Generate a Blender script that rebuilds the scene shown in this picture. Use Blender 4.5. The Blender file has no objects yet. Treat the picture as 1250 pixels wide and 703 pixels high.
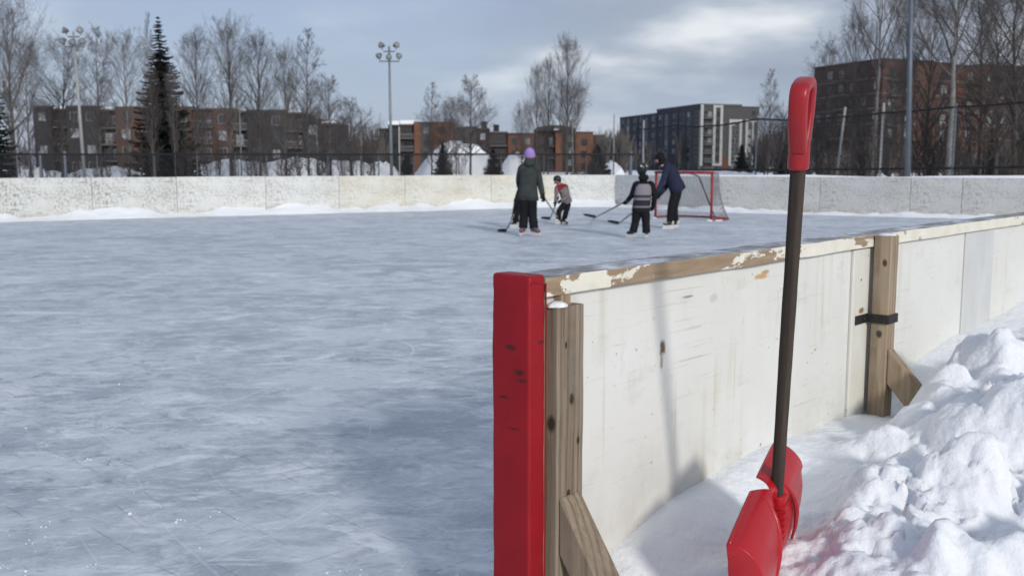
import bpy, bmesh, math, random
import numpy as np
from mathutils import Vector, Matrix, noise as mnoise

scene = bpy.context.scene
COL = scene.collection
rad = math.radians
random.seed(7)

# ------------------------------------------------------------------ camera
HC = 1.40
FPX = 1200.0
PITCH = math.atan((351.5 - 203) / FPX)
FWD = Vector((0, math.cos(PITCH), -math.sin(PITCH)))
UPV = Vector((0, math.sin(PITCH), math.cos(PITCH)))
RGT = Vector((1, 0, 0))
CAM = Vector((0, 0, HC))

def ray(x, y):
    return FWD + RGT * ((x - 625) / FPX) + UPV * ((351.5 - y) / FPX)

def ground(x, y, z=0.0):
    r = ray(x, y)
    return CAM + r * ((z - HC) / r.z)

def at(x, y, Y):
    r = ray(x, y)
    return CAM + r * (Y / r.y)

cam_d = bpy.data.cameras.new('camera')
cam = bpy.data.objects.new('camera', cam_d)
COL.objects.link(cam)
cam.location = CAM
cam.rotation_euler = (math.pi / 2 - PITCH, 0, 0)
cam_d.sensor_width = 36
cam_d.lens = FPX / 1250 * 36
cam_d.clip_start = 0.05
cam_d.clip_end = 6000
cam_d.dof.use_dof = True
cam_d.dof.focus_distance = 2.7
cam_d.dof.aperture_fstop = 6.3
scene.camera = cam

# ------------------------------------------------------------------ materials
class NT:
    def __init__(self, name):
        self.m = bpy.data.materials.new(name)
        self.m.use_nodes = True
        self.t = self.m.node_tree
        self.b = self.t.nodes['Principled BSDF']
        self.co = None
    def node(self, typ, **kw):
        n = self.t.nodes.new(typ)
        for k, v in kw.items():
            setattr(n, k, v)
        return n
    def link(self, a, b):
        self.t.links.new(a, b)
    def setin(self, sock, v):
        if isinstance(v, bpy.types.NodeSocket):
            self.link(v, sock)
        else:
            if sock.type == 'RGBA' and not hasattr(v, '__len__'):
                v = (v, v, v, 1)
            elif sock.type == 'RGBA' and len(v) == 3:
                v = (*v, 1)
            sock.default_value = v
    def vec(self, scale=(1, 1, 1), rot=(0, 0, 0), loc=(0, 0, 0), kind='Object'):
        if self.co is None:
            self.co = self.node('ShaderNodeTexCoord')
        mp = self.node('ShaderNodeMapping')
        mp.inputs['Scale'].default_value = scale
        mp.inputs['Rotation'].default_value = rot
        mp.inputs['Location'].default_value = loc
        self.link(self.co.outputs[kind], mp.inputs['Vector'])
        return mp.outputs['Vector']
    def noise(self, v, scale=5, detail=4, rough=0.55, dist=0.0, out='Fac'):
        n = self.node('ShaderNodeTexNoise')
        self.link(v, n.inputs['Vector'])
        n.inputs['Scale'].default_value = scale
        n.inputs['Detail'].default_value = detail
        n.inputs['Roughness'].default_value = rough
        n.inputs['Distortion'].default_value = dist
        return n.outputs[out]
    def voro(self, v, scale=5, feature='F1', out='Distance', rnd=1.0):
        n = self.node('ShaderNodeTexVoronoi', feature=feature)
        self.link(v, n.inputs['Vector'])
        n.inputs['Scale'].default_value = scale
        n.inputs['Randomness'].default_value = rnd
        return n.outputs[out]
    def wave(self, v, scale=5, dist=2, detail=2, dscale=1, typ='BANDS', direction='X'):
        n = self.node('ShaderNodeTexWave', wave_type=typ)
        if typ == 'BANDS':
            n.bands_direction = direction
        else:
            n.rings_direction = direction
        self.link(v, n.inputs['Vector'])
        n.inputs['Scale'].default_value = scale
        n.inputs['Distortion'].default_value = dist
        n.inputs['Detail'].default_value = detail
        n.inputs['Detail Scale'].default_value = dscale
        return n.outputs['Fac']
    def ramp(self, f, stops, interp='LINEAR'):
        n = self.node('ShaderNodeValToRGB')
        n.color_ramp.interpolation = interp
        el = n.color_ramp.elements
        while len(el) > 1:
            el.remove(el[-1])
        for i, (p, c) in enumerate(stops):
            e = el[0] if i == 0 else el.new(p)
            e.position = p
            if not hasattr(c, '__len__'):
                c = (c, c, c)
            e.color = (*c[:3], 1)
        self.setin(n.inputs['Fac'], f)
        return n.outputs['Color']
    def thr(self, f, a, b):
        return self.ramp(f, [(a, 0.0), (b, 1.0)])
    def mix(self, f, a, b, mode='MIX'):
        n = self.node('ShaderNodeMix', data_type='RGBA', blend_type=mode)
        self.setin(n.inputs[0], f)
        self.setin(n.inputs[6], a)
        self.setin(n.inputs[7], b)
        return n.outputs[2]
    def math(self, op, a, b=0.0, clamp=False):
        n = self.node('ShaderNodeMath', operation=op, use_clamp=clamp)
        self.setin(n.inputs[0], a)
        self.setin(n.inputs[1], b)
        return n.outputs[0]
    def spot(self, v, p, r, wob=0.0, soft=0.35):
        """1 inside a wobbly blob of radii r round the point p (object metres)."""
        a = self.node('ShaderNodeVectorMath', operation='SUBTRACT')
        self.link(v, a.inputs[0]); a.inputs[1].default_value = p
        d = self.node('ShaderNodeVectorMath', operation='DIVIDE')
        self.link(a.outputs[0], d.inputs[0]); d.inputs[1].default_value = r
        l = self.node('ShaderNodeVectorMath', operation='LENGTH')
        self.link(d.outputs[0], l.inputs[0])
        o = l.outputs['Value']
        if wob:
            k = self.noise(v, 1.2 / max(min(r[0], r[2]), 0.004), 4, 0.6)
            o = self.math('ADD', o, self.math('MULTIPLY', self.math('SUBTRACT', k, 0.5), wob))
        return self.ramp(o, [(max(0.0, 0.9 - soft), 1.0), (0.99, 0.0)])
    def bump(self, h, strength=0.3, dist=0.01):
        n = self.node('ShaderNodeBump')
        n.inputs['Strength'].default_value = strength
        n.inputs['Distance'].default_value = dist
        self.link(h, n.inputs['Height'])
        self.link(n.outputs['Normal'], self.b.inputs['Normal'])
    def out(self, color=None, rough=None, spec=None, metal=None):
        if color is not None:
            self.setin(self.b.inputs['Base Color'], color)
        if rough is not None:
            self.setin(self.b.inputs['Roughness'], rough)
        if spec is not None:
            self.b.inputs['Specular IOR Level'].default_value = spec
        if metal is not None:
            self.b.inputs['Metallic'].default_value = metal
        return self.m

def plain(name, c, rough=0.7, var=0.25, scale=6, bump=0.0, metal=0.0, spec=0.4):
    n = NT(name)
    f = n.noise(n.vec(), scale, 5, 0.6)
    lo = [x * (1 - var) for x in c]
    hi = [min(1, x * (1 + var)) for x in c]
    if bump:
        n.bump(n.noise(n.vec(), scale * 6, 4, 0.6), bump, 0.01)
    return n.out(n.ramp(f, [(0.3, lo), (0.7, hi)]), rough, spec, metal)

def wood(name, dark, light, grey, axis='Z', knots=()):
    n = NT(name)
    long_, fine = (1.6, 26)
    sc = {'X': (long_, fine, fine), 'Z': (fine, fine, long_)}[axis]
    v = n.vec(sc)
    g1 = n.noise(v, 1.0, 6, 0.62, 0.5)
    g2 = n.noise(n.vec(tuple(s * 3.2 for s in sc)), 1.0, 4, 0.6, 0.2)
    # growth rings seen on the sawn face
    rv = n.vec({'X': (0.5, 7, 7), 'Z': (7, 7, 0.5)}[axis], loc=(0.31, 0.17, 0.1))
    ring = n.wave(rv, 1.6, 6.0, 3, 0.8, 'RINGS', axis)
    c = n.ramp(g1, [(0.28, dark), (0.62, light)])
    c = n.mix(n.math('MULTIPLY', n.thr(ring, 0.55, 0.9), 0.55), c, [x * 0.62 for x in dark])
    c = n.mix(n.math('MULTIPLY', n.thr(g2, 0.55, 0.75), 0.6), c, [x * 0.5 for x in dark])
    c = n.mix(n.math('MULTIPLY', n.thr(n.noise(n.vec(), 7, 4, 0.6), 0.42, 0.66), 0.65), c, grey)
    ov = n.vec()
    for p, r in knots:
        c = n.mix(n.spot(ov, p, r, 0.5), c, [x * 0.3 for x in dark])
    n.bump(n.math('ADD', g1, g2), 0.45, 0.004)
    return n.out(c, 0.82, 0.25)

MAT = {}
MAT['post_grey'] = wood('weathered_wood', (.15, .112, .078), (.31, .245, .175), (.235, .20, .16), 'Z',
                        [((.10, -.01, .78), (.012, .05, .02)), ((.075, -.01, .93), (.006, .05, .012)), ((.13, -.01, .66), (.009, .05, .015)),
                         ((.043, .01, .72), (.02, .02, .03)), ((.09, -.01, .52), (.01, .05, .016))])
MAT['post_tan'] = wood('pine_wood', (.235, .17, .11), (.40, .305, .21), (.32, .265, .20), 'Z',
                       [((2.138, -.05, 1.0), (.03, .012, .02)), ((2.138, -.04, .70), (.03, .016, .02))])
MAT['brace_grey'] = wood('weathered_brace_wood', (.17, .125, .085), (.32, .25, .175), (.24, .20, .155), 'Z')
MAT['brace_tan'] = wood('pine_brace_wood', (.235, .17, .11), (.40, .30, .20), (.32, .265, .20), 'Z')
MAT['handle_wood'] = wood('dark_handle_wood', (.020, .015, .012), (.085, .063, .047), (.05, .042, .036), 'Z')

def painted_board(name, features=True, seed=0.0):
    """white painted plywood: fine grain cracks, stains, a few chips down to the wood"""
    n = NT(name)
    v = n.vec()
    base = n.ramp(n.noise(n.vec(loc=(seed, 0, 0)), 1.6, 5, 0.6), [(0.3, (.655, .65, .60)), (0.7, (.725, .725, .695))])
    # grain lines in the plywood skin, along x, in patches
    gr = n.noise(n.vec((2.6, 1, 95), loc=(seed, 0, 0)), 1.0, 6, 0.68, 0.9)
    patch = n.thr(n.noise(n.vec((1.2, 1, 2.2), loc=(seed + 3, 0, 0)), 1.7, 3, 0.5), 0.40, 0.58)
    crack = n.math('MULTIPLY', n.thr(gr, 0.585, 0.68), patch)
    c = n.mix(n.math('MULTIPLY', crack, 0.5), base, (.36, .33, .27))
    # yellowish runs down the face
    run = n.noise(n.vec((16, 1, 1.1), loc=(seed + 9, 0, 0)), 1.0, 4, 0.55)
    rp = n.thr(n.noise(n.vec(loc=(seed, 5, 1)), 2.1, 2, 0.5), 0.5, 0.66)
    c = n.mix(n.math('MULTIPLY', n.math('MULTIPLY', n.thr(run, 0.5, 0.70), rp), 0.5), c, (.47, .42, .27))
    # scuffs and small dark flecks
    fl = n.noise(n.vec((30, 1, 46), loc=(seed, 0, 2)), 1.0, 3, 0.5)
    fg = n.thr(n.noise(n.vec(loc=(seed + 1, 0, 0)), 3.1, 2, 0.5), 0.5, 0.6)
    c = n.mix(n.math('MULTIPLY', n.math('MULTIPLY', n.thr(fl, 0.665, 0.72), fg), 0.8), c, (.17, .14, .11))
    gs = n.thr(n.noise(n.vec((2.5, 1, 5), loc=(seed, 2, 0)), 2.3, 5, 0.65), 0.58, 0.78)
    c = n.mix(n.math('MULTIPLY', gs, 0.42), c, (.44, .42, .36))
    # faint scuffs from sticks and boots, and grime low down
    sx = n.thr(n.noise(n.vec((9, 1, 3), rot=(0, .6, 0), loc=(seed, 4, 7)), 1.0, 6, .72), .60, .70)
    c = n.mix(n.math('MULTIPLY', sx, .30), c, (.40, .38, .33))
    sz = n.node('ShaderNodeSeparateXYZ'); n.link(v, sz.inputs[0])
    lo = n.ramp(sz.outputs['Z'], [(.34, 1.0), (.60, 0.0)])
    c = n.mix(n.math('MULTIPLY', n.math('MULTIPLY', lo, n.thr(n.noise(n.vec((4, 1, 3), loc=(seed, 1, 1)), 1.0, 6, .68), .40, .64)), .45), c, (.44, .41, .33))
    if features:
        c = n.mix(n.spot(v, (.60, .03, .845), (.020, .2, .03), 1.0), c, (.16, .11, .075))
        c = n.mix(n.math('MULTIPLY', n.spot(v, (.595, .03, .80), (.010, .2, .03), 0.9), .7), c, (.25, .2, .13))
        c = n.mix(n.spot(v, (1.22, .03, 1.015), (.062, .2, .012), 1.3), c, (.52, .35, .16))
        c = n.mix(n.spot(v, (1.25, .03, 1.028), (.035, .2, .009), 1.3), c, (.48, .31, .14))
        for (a, b, s) in ((.92, .66, .010), (1.05, .7, .008), (.68, .6, .008), (1.48, .72, .012), (.30, .7, .008)):
            c = n.mix(n.math('MULTIPLY', n.spot(v, (a, .03, b), (s, .2, .20), 0.6, 0.8), .38), c, (.50, .43, .25))
        c = n.mix(n.spot(v, (.74, .03, .99), (.04, .2, .005), 0.9), c, (.30, .27, .22))
        c = n.mix(n.math('MULTIPLY', n.spot(v, (.9, .03, .97), (.03, .2, .02), 1.2), .35), c, (.33, .31, .27))
    n.bump(n.math('SUBTRACT', n.noise(v, 40, 3, 0.5), n.math('MULTIPLY', crack, 1.5)), 0.18, 0.003)
    return n.out(c, 0.62, 0.3)
MAT['board'] = painted_board('painted_plywood')
MAT['board_b'] = painted_board('painted_plywood_clean', False, 4.0)
def strip_mat(name, tone):
    n = NT(name)
    v = n.vec()
    c = n.ramp(n.noise(n.vec((2, 2, 1.2)), 2.2, 5, 0.6), [(0.3, [x * .88 for x in tone]), (0.7, tone)])
    fl = n.thr(n.noise(n.vec((40, 1, 25)), 1.0, 3, 0.5), 0.68, 0.73)
    c = n.mix(n.math('MULTIPLY', fl, 0.7), c, (.2, .16, .12))
    run = n.thr(n.noise(n.vec((16, 1, 1.5)), 1.0, 4, .55), .5, .72)
    c = n.mix(n.math('MULTIPLY', run, 0.3), c, (.45, .41, .28))
    c = n.mix(n.spot(v, (2.085, .02, .80), (.035, .2, .016), .8), c, (.26, .17, .08))
    c = n.mix(n.spot(v, (2.07, .02, .93), (.008, .2, .007), .5), c, (.1, .09, .08))
    return n.out(c, 0.6, 0.3)
MAT['strip'] = strip_mat('painted_batten', (.70, .69, .62))
MAT['strip_grey'] = strip_mat('grey_painted_batten', (.62, .63, .62))

def cap_mat():
    n = NT('peeling_cap_rail')
    v = n.vec()
    geo = n.node('ShaderNodeNewGeometry')
    sep = n.node('ShaderNodeSeparateXYZ')
    n.link(geo.outputs['Normal'], sep.inputs[0])
    up = n.thr(sep.outputs['Z'], 0.6, 0.8)
    g = n.noise(n.vec((3, 30, 40)), 1.0, 5, 0.6, 0.4)
    wd = n.ramp(g, [(0.3, (.22, .155, .10)), (0.65, (.37, .275, .185))])
    f = n.noise(n.vec((4.5, 4, 13)), 1.0, 6, 0.66, 0.3)
    big = n.noise(n.vec(loc=(2.3, 0, 0)), 1.5, 2, 0.5)
    xs = n.node('ShaderNodeSeparateXYZ'); n.link(v, xs.inputs[0])
    far = n.ramp(n.math('MULTIPLY', xs.outputs['X'], .25), [(.24, 0.0), (.38, .115)])
    k = n.math('ADD', n.math('ADD', n.math('MULTIPLY', f, 0.62), n.math('MULTIPLY', big, 0.38)), far)
    k = n.math('ADD', k, n.math('MULTIPLY', n.spot(v, (.17, 0, 1.09), (.13, .3, .06), .8), .15))
    paint = n.thr(k, 0.545, 0.562)
    side = n.mix(paint, wd, n.ramp(n.noise(v, 9, 4, .6), [(.3, (.66, .62, .50)), (.7, (.77, .75, .66))]))
    # walked-on, frosted top
    t1 = n.noise(n.vec((5, 9, 1), loc=(1, 0, 0)), 1.3, 6, 0.66)
    top = n.ramp(t1, [(0.32, (.15, .145, .145)), (0.47, (.30, .30, .305)), (0.56, (.50, .51, .53)), (0.66, (.80, .82, .86))])
    c = n.mix(up, side, top)
    n.bump(n.math('ADD', n.math('MULTIPLY', paint, .5), g), 0.5, 0.004)
    return n.out(c, 0.75, 0.25)
MAT['cap'] = cap_mat()

def far_board_mat(name, tone, speck, warm):
    n = NT(name)
    v = n.vec()
    c = n.ramp(n.noise(n.vec((.5, .5, .9)), 1.3, 5, 0.6), [(0.3, [x * .84 for x in tone]), (0.7, tone)])
    w = n.thr(n.noise(n.vec((.6, .6, 1.2), loc=(4, 1, 0)), 1.2, 4, 0.6), 0.46, 0.68)
    c = n.mix(n.math('MULTIPLY', w, warm), c, (.52, .43, .26))
    gate = n.thr(n.noise(n.vec((.9, .9, 1.6), loc=(7, 3, 2)), 1.3, 4, 0.65), 0.36, 0.62)
    s = n.thr(n.noise(n.vec((15, 15, 13)), 1.0, 5, 0.72), 0.47, 0.60)
    c = n.mix(n.math('MULTIPLY', n.math('MULTIPLY', s, gate), speck), c, (.17, .155, .14))
    sep = n.node('ShaderNodeSeparateXYZ'); n.link(v, sep.inputs[0])
    h = n.thr(n.noise(n.vec((1.2, 1.2, 22)), 1.0, 3, 0.5), 0.63, 0.68)
    c = n.mix(n.math('MULTIPLY', h, .35), c, (.33, .28, .2))
    pk = n.thr(n.noise(n.vec((1.6, 1.6, 2.6), loc=(2, 9, 4)), 1.4, 7, .72), .56, .62)
    c = n.mix(n.math('MULTIPLY', pk, .40 * speck + .1), c, (.34, .33, .29))
    mk = n.thr(n.noise(n.vec((2.2, 2.2, 9), rot=(0, .35, 0), loc=(1, 4, 4)), 1.5, 5, .7), .62, .67)
    c = n.mix(n.math('MULTIPLY', mk, .6), c, (.15, .14, .13))
    # grime along the foot and the wood showing through at the panel edges
    lowz = n.ramp(sep.outputs['Z'], [(.10, 1.0), (.42, 0.0)])
    gr_ = n.thr(n.noise(n.vec((3, 3, 5)), 1.0, 5, .65), .42, .62)
    c = n.mix(n.math('MULTIPLY', n.math('MULTIPLY', lowz, gr_), .5), c, (.36, .31, .23))
    return n.out(c, 0.7, 0.25)
MAT['far_board'] = far_board_mat('scuffed_white_board', (.70, .715, .695), .62, .12)
MAT['far_board_heavy'] = far_board_mat('heavily_scuffed_white_board', (.66, .675, .655), .90, .10)
MAT['far_board_warm'] = far_board_mat('yellowed_white_board', (.69, .685, .62), .40, .40)
MAT['far_board_grey'] = far_board_mat('scuffed_grey_board', (.585, .59, .58), .62, .12)

def snow_mat(name, rough_scale=1.0):
    n = NT(name)
    v = n.vec()
    big = n.noise(v, 3.0, 4, 0.6)
    c = n.ramp(big, [(0.3, (.80, .825, .86)), (0.7, (.86, .87, .885))])
    h1 = n.noise(v, 16 * rough_scale, 5, 0.62)
    h2 = n.noise(v, 130 * rough_scale, 4, 0.7)
    h3 = n.voro(v, 42 * rough_scale)
    h = n.math('ADD', n.math('MULTIPLY', h1, 1.0), n.math('ADD', n.math('MULTIPLY', h2, 0.34), n.math('MULTIPLY', h3, -.30)))
    n.bump(h, 0.55, 0.02 / rough_scale)
    n.b.inputs['Subsurface Weight'].default_value = 0.25
    n.b.inputs['Subsurface Radius'].default_value = (.03, .04, .05)
    n.b.inputs['Subsurface Scale'].default_value = 0.6
    return n.out(c, 0.75, 0.2)
MAT['snow'] = snow_mat('snow')
MAT['snow_far'] = snow_mat('snow_far', 0.2)
MAT['snow_far'].node_tree.nodes['Principled BSDF'].inputs['Subsurface Weight'].default_value = 0

def ice_mat():
    n = NT('skated_ice')
    v = n.vec()
    base = n.ramp(n.noise(n.vec((.5, .6, 1), rot=(0, 0, .5)), 1.2, 5, 0.62), [(0.28, (.33, .37, .415)), (0.72, (.455, .495, .535))])
    # frost and shaved snow left by the skates: drifts, patches, fine mottling
    fr = n.noise(n.vec((1.0, 1.25, 1), rot=(0, 0, -.45)), 1.9, 9, 0.66, .7)
    fr2 = n.noise(n.vec((1, 1.6, 1), rot=(0, 0, .35)), 6.5, 8, 0.78, .5)
    fr3 = n.noise(n.vec((.7, .9, 1), rot=(0, 0, .1)), .55, 5, 0.6, .8)
    f = n.math('ADD', n.math('ADD', n.math('MULTIPLY', fr, .50), n.math('MULTIPLY', fr2, .22)), n.math('MULTIPLY', fr3, .28))
    c = n.mix(n.math('MULTIPLY', n.thr(f, 0.435, 0.545), 0.85), base, (.655, .69, .725))
    wp = n.thr(n.noise(n.vec((.9, 1.4, 1), rot=(0, 0, -.2), loc=(5, 2, 0)), 2.0, 10, 0.74, .7), 0.535, 0.64)
    c = n.mix(n.math('MULTIPLY', wp, 0.85), c, (.82, .835, .855))
    dk = n.thr(n.noise(n.vec((1.2, 1.8, 1), rot=(0, 0, .7), loc=(9, 1, 0)), 3.2, 10, 0.78, .7), 0.53, 0.62)
    gate = n.thr(n.noise(v, .55, 3, .5), .42, .60)
    c = n.mix(n.math('MULTIPLY', n.math('MULTIPLY', dk, gate), 0.7), c, (.19, .21, .24))
    sc1 = n.thr(n.noise(n.vec((1, 3.0, 1), rot=(0, 0, .30), loc=(6, 6, 0)), 3.0, 9, .74, .35), .56, .62)
    sc2 = n.thr(n.noise(n.vec((1, 3.4, 1), rot=(0, 0, -.75), loc=(1, 8, 0)), 2.6, 9, .74, .35), .57, .63)
    c = n.mix(n.math('MULTIPLY', n.math('MAXIMUM', sc1, sc2), .6), c, (.80, .825, .85))
    grit = n.thr(n.noise(n.vec((1, 1.5, 1), rot=(0, 0, .4)), 24, 6, .78, .3), .50, .66)
    gg = n.thr(n.noise(v, 1.3, 5, .65), .40, .62)
    c = n.mix(n.math('MULTIPLY', n.math('MULTIPLY', grit, gg), .42), c, (.20, .225, .26))
    grit2 = n.thr(n.noise(n.vec((1, 1.3, 1), rot=(0, 0, -.6), loc=(3, 3, 0)), 34, 5, .75), .56, .70)
    c = n.mix(n.math('MULTIPLY', grit2, .4), c, (.74, .77, .80))
    # blade cuts: thin, gently curved lines in several directions, broken up
    hsum = None
    for i, (ang, sc, dist, w, white, amt, gs) in enumerate(((.25, 1.7, 5, .0012, True, .34, 1.1), (-.6, 1.1, 7, .0012, True, .34, 1.1), (1.2, 1.3, 6, .0012, True, .22, 1.3),
                                         (.75, 2.4, 4, .0060, False, .42, 3.4), (-.8, 2.1, 4, .0070, False, .40, 3.6), (.05, 1.5, 8, .0010, True, .3, 1.1))):
        wv = n.wave(n.vec((1, 1, 1), rot=(0, 0, ang), loc=(i * 1.7, i * .9, 0)), sc, dist, 2, .22 if i % 2 else .35)
        ln = n.ramp(wv, [(0.0, 0.0), (.996 - w, 0.0), (.9995, 1.0)])
        g = n.thr(n.noise(n.vec((1.0, 1.6, 1), rot=(0, 0, ang), loc=(i * 3.1, 1, 0)), gs, 4, .6), .49, .62)
        ln = n.math('MULTIPLY', ln, g)
        c = n.mix(n.math('MULTIPLY', ln, amt), c, (.74, .77, .82) if white else (.15, .165, .19))
        hsum = ln if hsum is None else n.math('ADD', hsum, ln)
    # long turning arcs cut by skates
    for k, (cx, cy, r, wd, amt) in enumerate(((-1.55, 7.35, .80, .016, .8), (-1.62, 7.30, .92, .010, .5), (-3.4, 6.6, 1.9, .014, .55), (-.9, 10.6, 2.4, .018, .55), (-5.2, 11.0, 2.9, .02, .5), (1.2, 14.2, 2.6, .02, .5), (-2.0, 5.0, 1.25, .008, .45), (-7.5, 14, 4.2, .03, .5), (-2.9, 4.6, 2.2, .009, .4), (-4.4, 8.2, 3.3, .014, .4))):
        a = n.node('ShaderNodeVectorMath', operation='SUBTRACT'); n.link(v, a.inputs[0]); a.inputs[1].default_value = (cx, cy, 0)
        l = n.node('ShaderNodeVectorMath', operation='LENGTH'); n.link(a.outputs[0], l.inputs[0])
        d = n.math('ABSOLUTE', n.math('SUBTRACT', l.outputs['Value'], r))
        ln = n.ramp(n.math('DIVIDE', d, wd), [(0.0, 1.0), (1.0, 0.0)])
        g = n.thr(n.noise(n.vec(loc=(k * 2.3, k, 0)), .9, 4, .65), .44, .60)
        ln = n.math('MULTIPLY', ln, g)
        c = n.mix(n.math('MULTIPLY', ln, amt), c, (.74, .765, .80))
        hsum = n.math('ADD', hsum, ln)
    h = n.math('ADD', n.math('MULTIPLY', f, .8), n.noise(v, 30, 5, .65))
    h = n.math('SUBTRACT', h, n.math('MULTIPLY', hsum, .5))
    n.bump(h, 0.25, 0.012)
    r = n.ramp(f, [(.4, .42), (.56, .72)])
    return n.out(c, r, 0.3)
MAT['ice'] = ice_mat()

def pad_mat():
    n = NT('red_vinyl')
    v = n.vec()
    c = n.ramp(n.noise(v, 5, 4, .6), [(.3, (.23, .005, .010)), (.7, (.295, .007, .013))])
    for p, r in (((-.066, .062, .935), (.3, .026, .011)), ((-.066, .030, .872), (.3, .024, .011)), ((-.066, .022, .852), (.3, .022, .006)),
                 ((-.066, .085, .80), (.3, .025, .006)), ((-.066, .05, .72), (.3, .03, .004)), ((-.02, -.003, .95), (.02, .3, .006))):
        c = n.mix(n.math('MULTIPLY', n.spot(v, p, r, 1.6, .6), .85), c, (.03, .012, .012))
    sc = n.thr(n.noise(n.vec((8, 22, 30)), 1.0, 5, .65), .64, .76)
    c = n.mix(n.math('MULTIPLY', sc, .35), c, (.17, .02, .022))
    n.bump(n.math('ADD', n.noise(n.vec((1, 1, .45)), 12, 4, .55), n.math('MULTIPLY', n.noise(v, 260, 2, .5), .12)), .30, .008)
    return n.out(c, .5, .25)
MAT['pad'] = pad_mat()

def plastic(name, c, rough):
    n = NT(name)
    v = n.vec()
    col = n.ramp(n.noise(v, 9, 5, .6), [(.3, [x * .86 for x in c]), (.7, c)])
    sc = n.thr(n.noise(n.vec((30, 30, 8)), 1.0, 6, .7), .62, .72)
    col = n.mix(n.math('MULTIPLY', sc, .2), col, [min(1, x * 1.1 + .06) for x in c])
    n.bump(n.noise(v, 90, 3, .5), .04, .003)
    r = n.ramp(n.noise(v, 25, 4, .6), [(.3, rough * .8), (.7, rough * 1.25)])
    return n.out(col, r, .5)
MAT['red_plastic'] = plastic('red_plastic', (.44, .010, .016), .32)
MAT['red_grip'] = plastic('red_grip_plastic', (.34, .009, .014), .38)
MAT['black_iron'] = plain('black_iron', (.018, .016, .015), .55, .3, 30, .2, .0)
MAT['galv'] = plain('galvanised_steel', (.20, .215, .23), .5, .15, 3, 0, .35)
MAT['galv_pale'] = plain('pale_steel', (.30, .30, .29), .55, .15, 3, 0, .2)  # paler steel colour for the left mast and some net-fence posts
MAT['blue_steel'] = plain('blue_grey_steel', (.12, .14, .165), .5, .15, 3, 0, .3)
MAT['black_wire'] = plain('black_vinyl_wire', (.012, .012, .014), .6, .2)
MAT['net_black'] = plain('black_netting', (.02, .02, .022), .9, .2)
MAT['lamp_glass'] = plain('lamp_glass', (.26, .275, .28), .25, .1)
MAT['lamp_shell'] = plain('lamp_housing', (.13, .135, .14), .5, .15)
MAT['bark'] = plain('bark_grey_brown', (.10, .088, .08), .9, .35, 4, .4)
MAT['bark_dark'] = plain('bark_dark', (.060, .050, .045), .9, .35, 4, .4)
MAT['bark_pale'] = plain('bark_pale_aspen', (.17, .16, .148), .85, .4, 5, .3)
MAT['bark_birch'] = plain('bark_birch', (.42, .40, .375), .8, .45, 5, .3)
MAT['twig'] = plain('twig_brown', (.085, .072, .068), .9, .25, 3)
MAT['twig_grey'] = plain('twig_grey', (.12, .108, .102), .9, .25, 3)
MAT['twig_dark'] = plain('twig_dark', (.065, .055, .05), .9, .25, 3)
MAT['needles'] = plain('conifer_needles', (.012, .017, .013), .9, .45, 2.5)
MAT['needles_b'] = plain('conifer_needles_dull', (.017, .021, .016), .9, .45, 2.5)
MAT['woods'] = plain('far_woods', (.085, .075, .07), .95, .3, .3)

def brick(name, c, mort=.85):
    n = NT(name)
    b = n.node('ShaderNodeTexBrick')
    n.link(n.vec((1, 1, 1), kind='Object', rot=(math.pi / 2, 0, 0)), b.inputs['Vector'])
    b.inputs['Scale'].default_value = 1.0
    b.inputs['Brick Width'].default_value = .6
    b.inputs['Row Height'].default_value = .2
    b.inputs['Mortar Size'].default_value = .02
    n.setin(b.inputs['Color1'], [x * .85 for x in c])
    n.setin(b.inputs['Color2'], [min(1, x * 1.12) for x in c])
    n.setin(b.inputs['Mortar'], [x * mort for x in c])
    col = n.mix(n.math('MULTIPLY', n.noise(n.vec(), .35, 4, .6), .4), b.outputs['Color'], [x * .7 for x in c])
    return n.out(col, .88, .2)
MAT['brick_red'] = brick('brick_red_brown', (.10, .056, .043))
MAT['brick_orange'] = brick('brick_orange', (.185, .088, .053))
MAT['brick_dark'] = brick('brick_dark_brown', (.095, .056, .044))
MAT['brick_rust'] = brick('brick_rust', (.14, .066, .047))
MAT['clad_charcoal'] = brick('cladding_charcoal', (.040, .040, .041))
MAT['clad_brown'] = brick('cladding_brown', (.042, .032, .029))
MAT['clad_grey'] = brick('cladding_grey', (.085, .083, .082))
MAT['clad_navy'] = brick('cladding_blue_black', (.058, .064, .080))
MAT['clad_slate'] = brick('cladding_slate', (.13, .145, .175))
MAT['clad_white'] = plain('cladding_white', (.40, .40, .385), .7, .08, .5)
MAT['rail_white'] = plain('balcony_rail_pale', (.21, .21, .21), .6, .1)
MAT['rail_dark'] = plain('balcony_rail_dark', (.05, .05, .055), .5, .1)
MAT['slab'] = plain('concrete_slab', (.13, .13, .128), .85, .15)
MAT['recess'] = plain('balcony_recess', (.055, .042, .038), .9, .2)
MAT['roofing'] = plain('roof_edge', (.055, .055, .058), .8, .15)
def glass_mat(name, c, rough=.12):
    n = NT(name)
    return n.out(n.ramp(n.noise(n.vec(), .9, 3, .5), [(.35, [x * .6 for x in c]), (.65, c)]), rough, .6)
MAT['glass_dark'] = glass_mat('window_glass_dark', (.03, .034, .04))
MAT['glass_pale'] = glass_mat('window_glass_pale', (.28, .29, .30), .3)  # paler, rougher pane colour, dealt out among the dark panes
MAT['frame_white'] = plain('window_frame_white', (.22, .22, .22), .6, .1)
MAT['frame_dark'] = plain('window_frame_dark', (.04, .04, .045), .6, .1)

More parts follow.
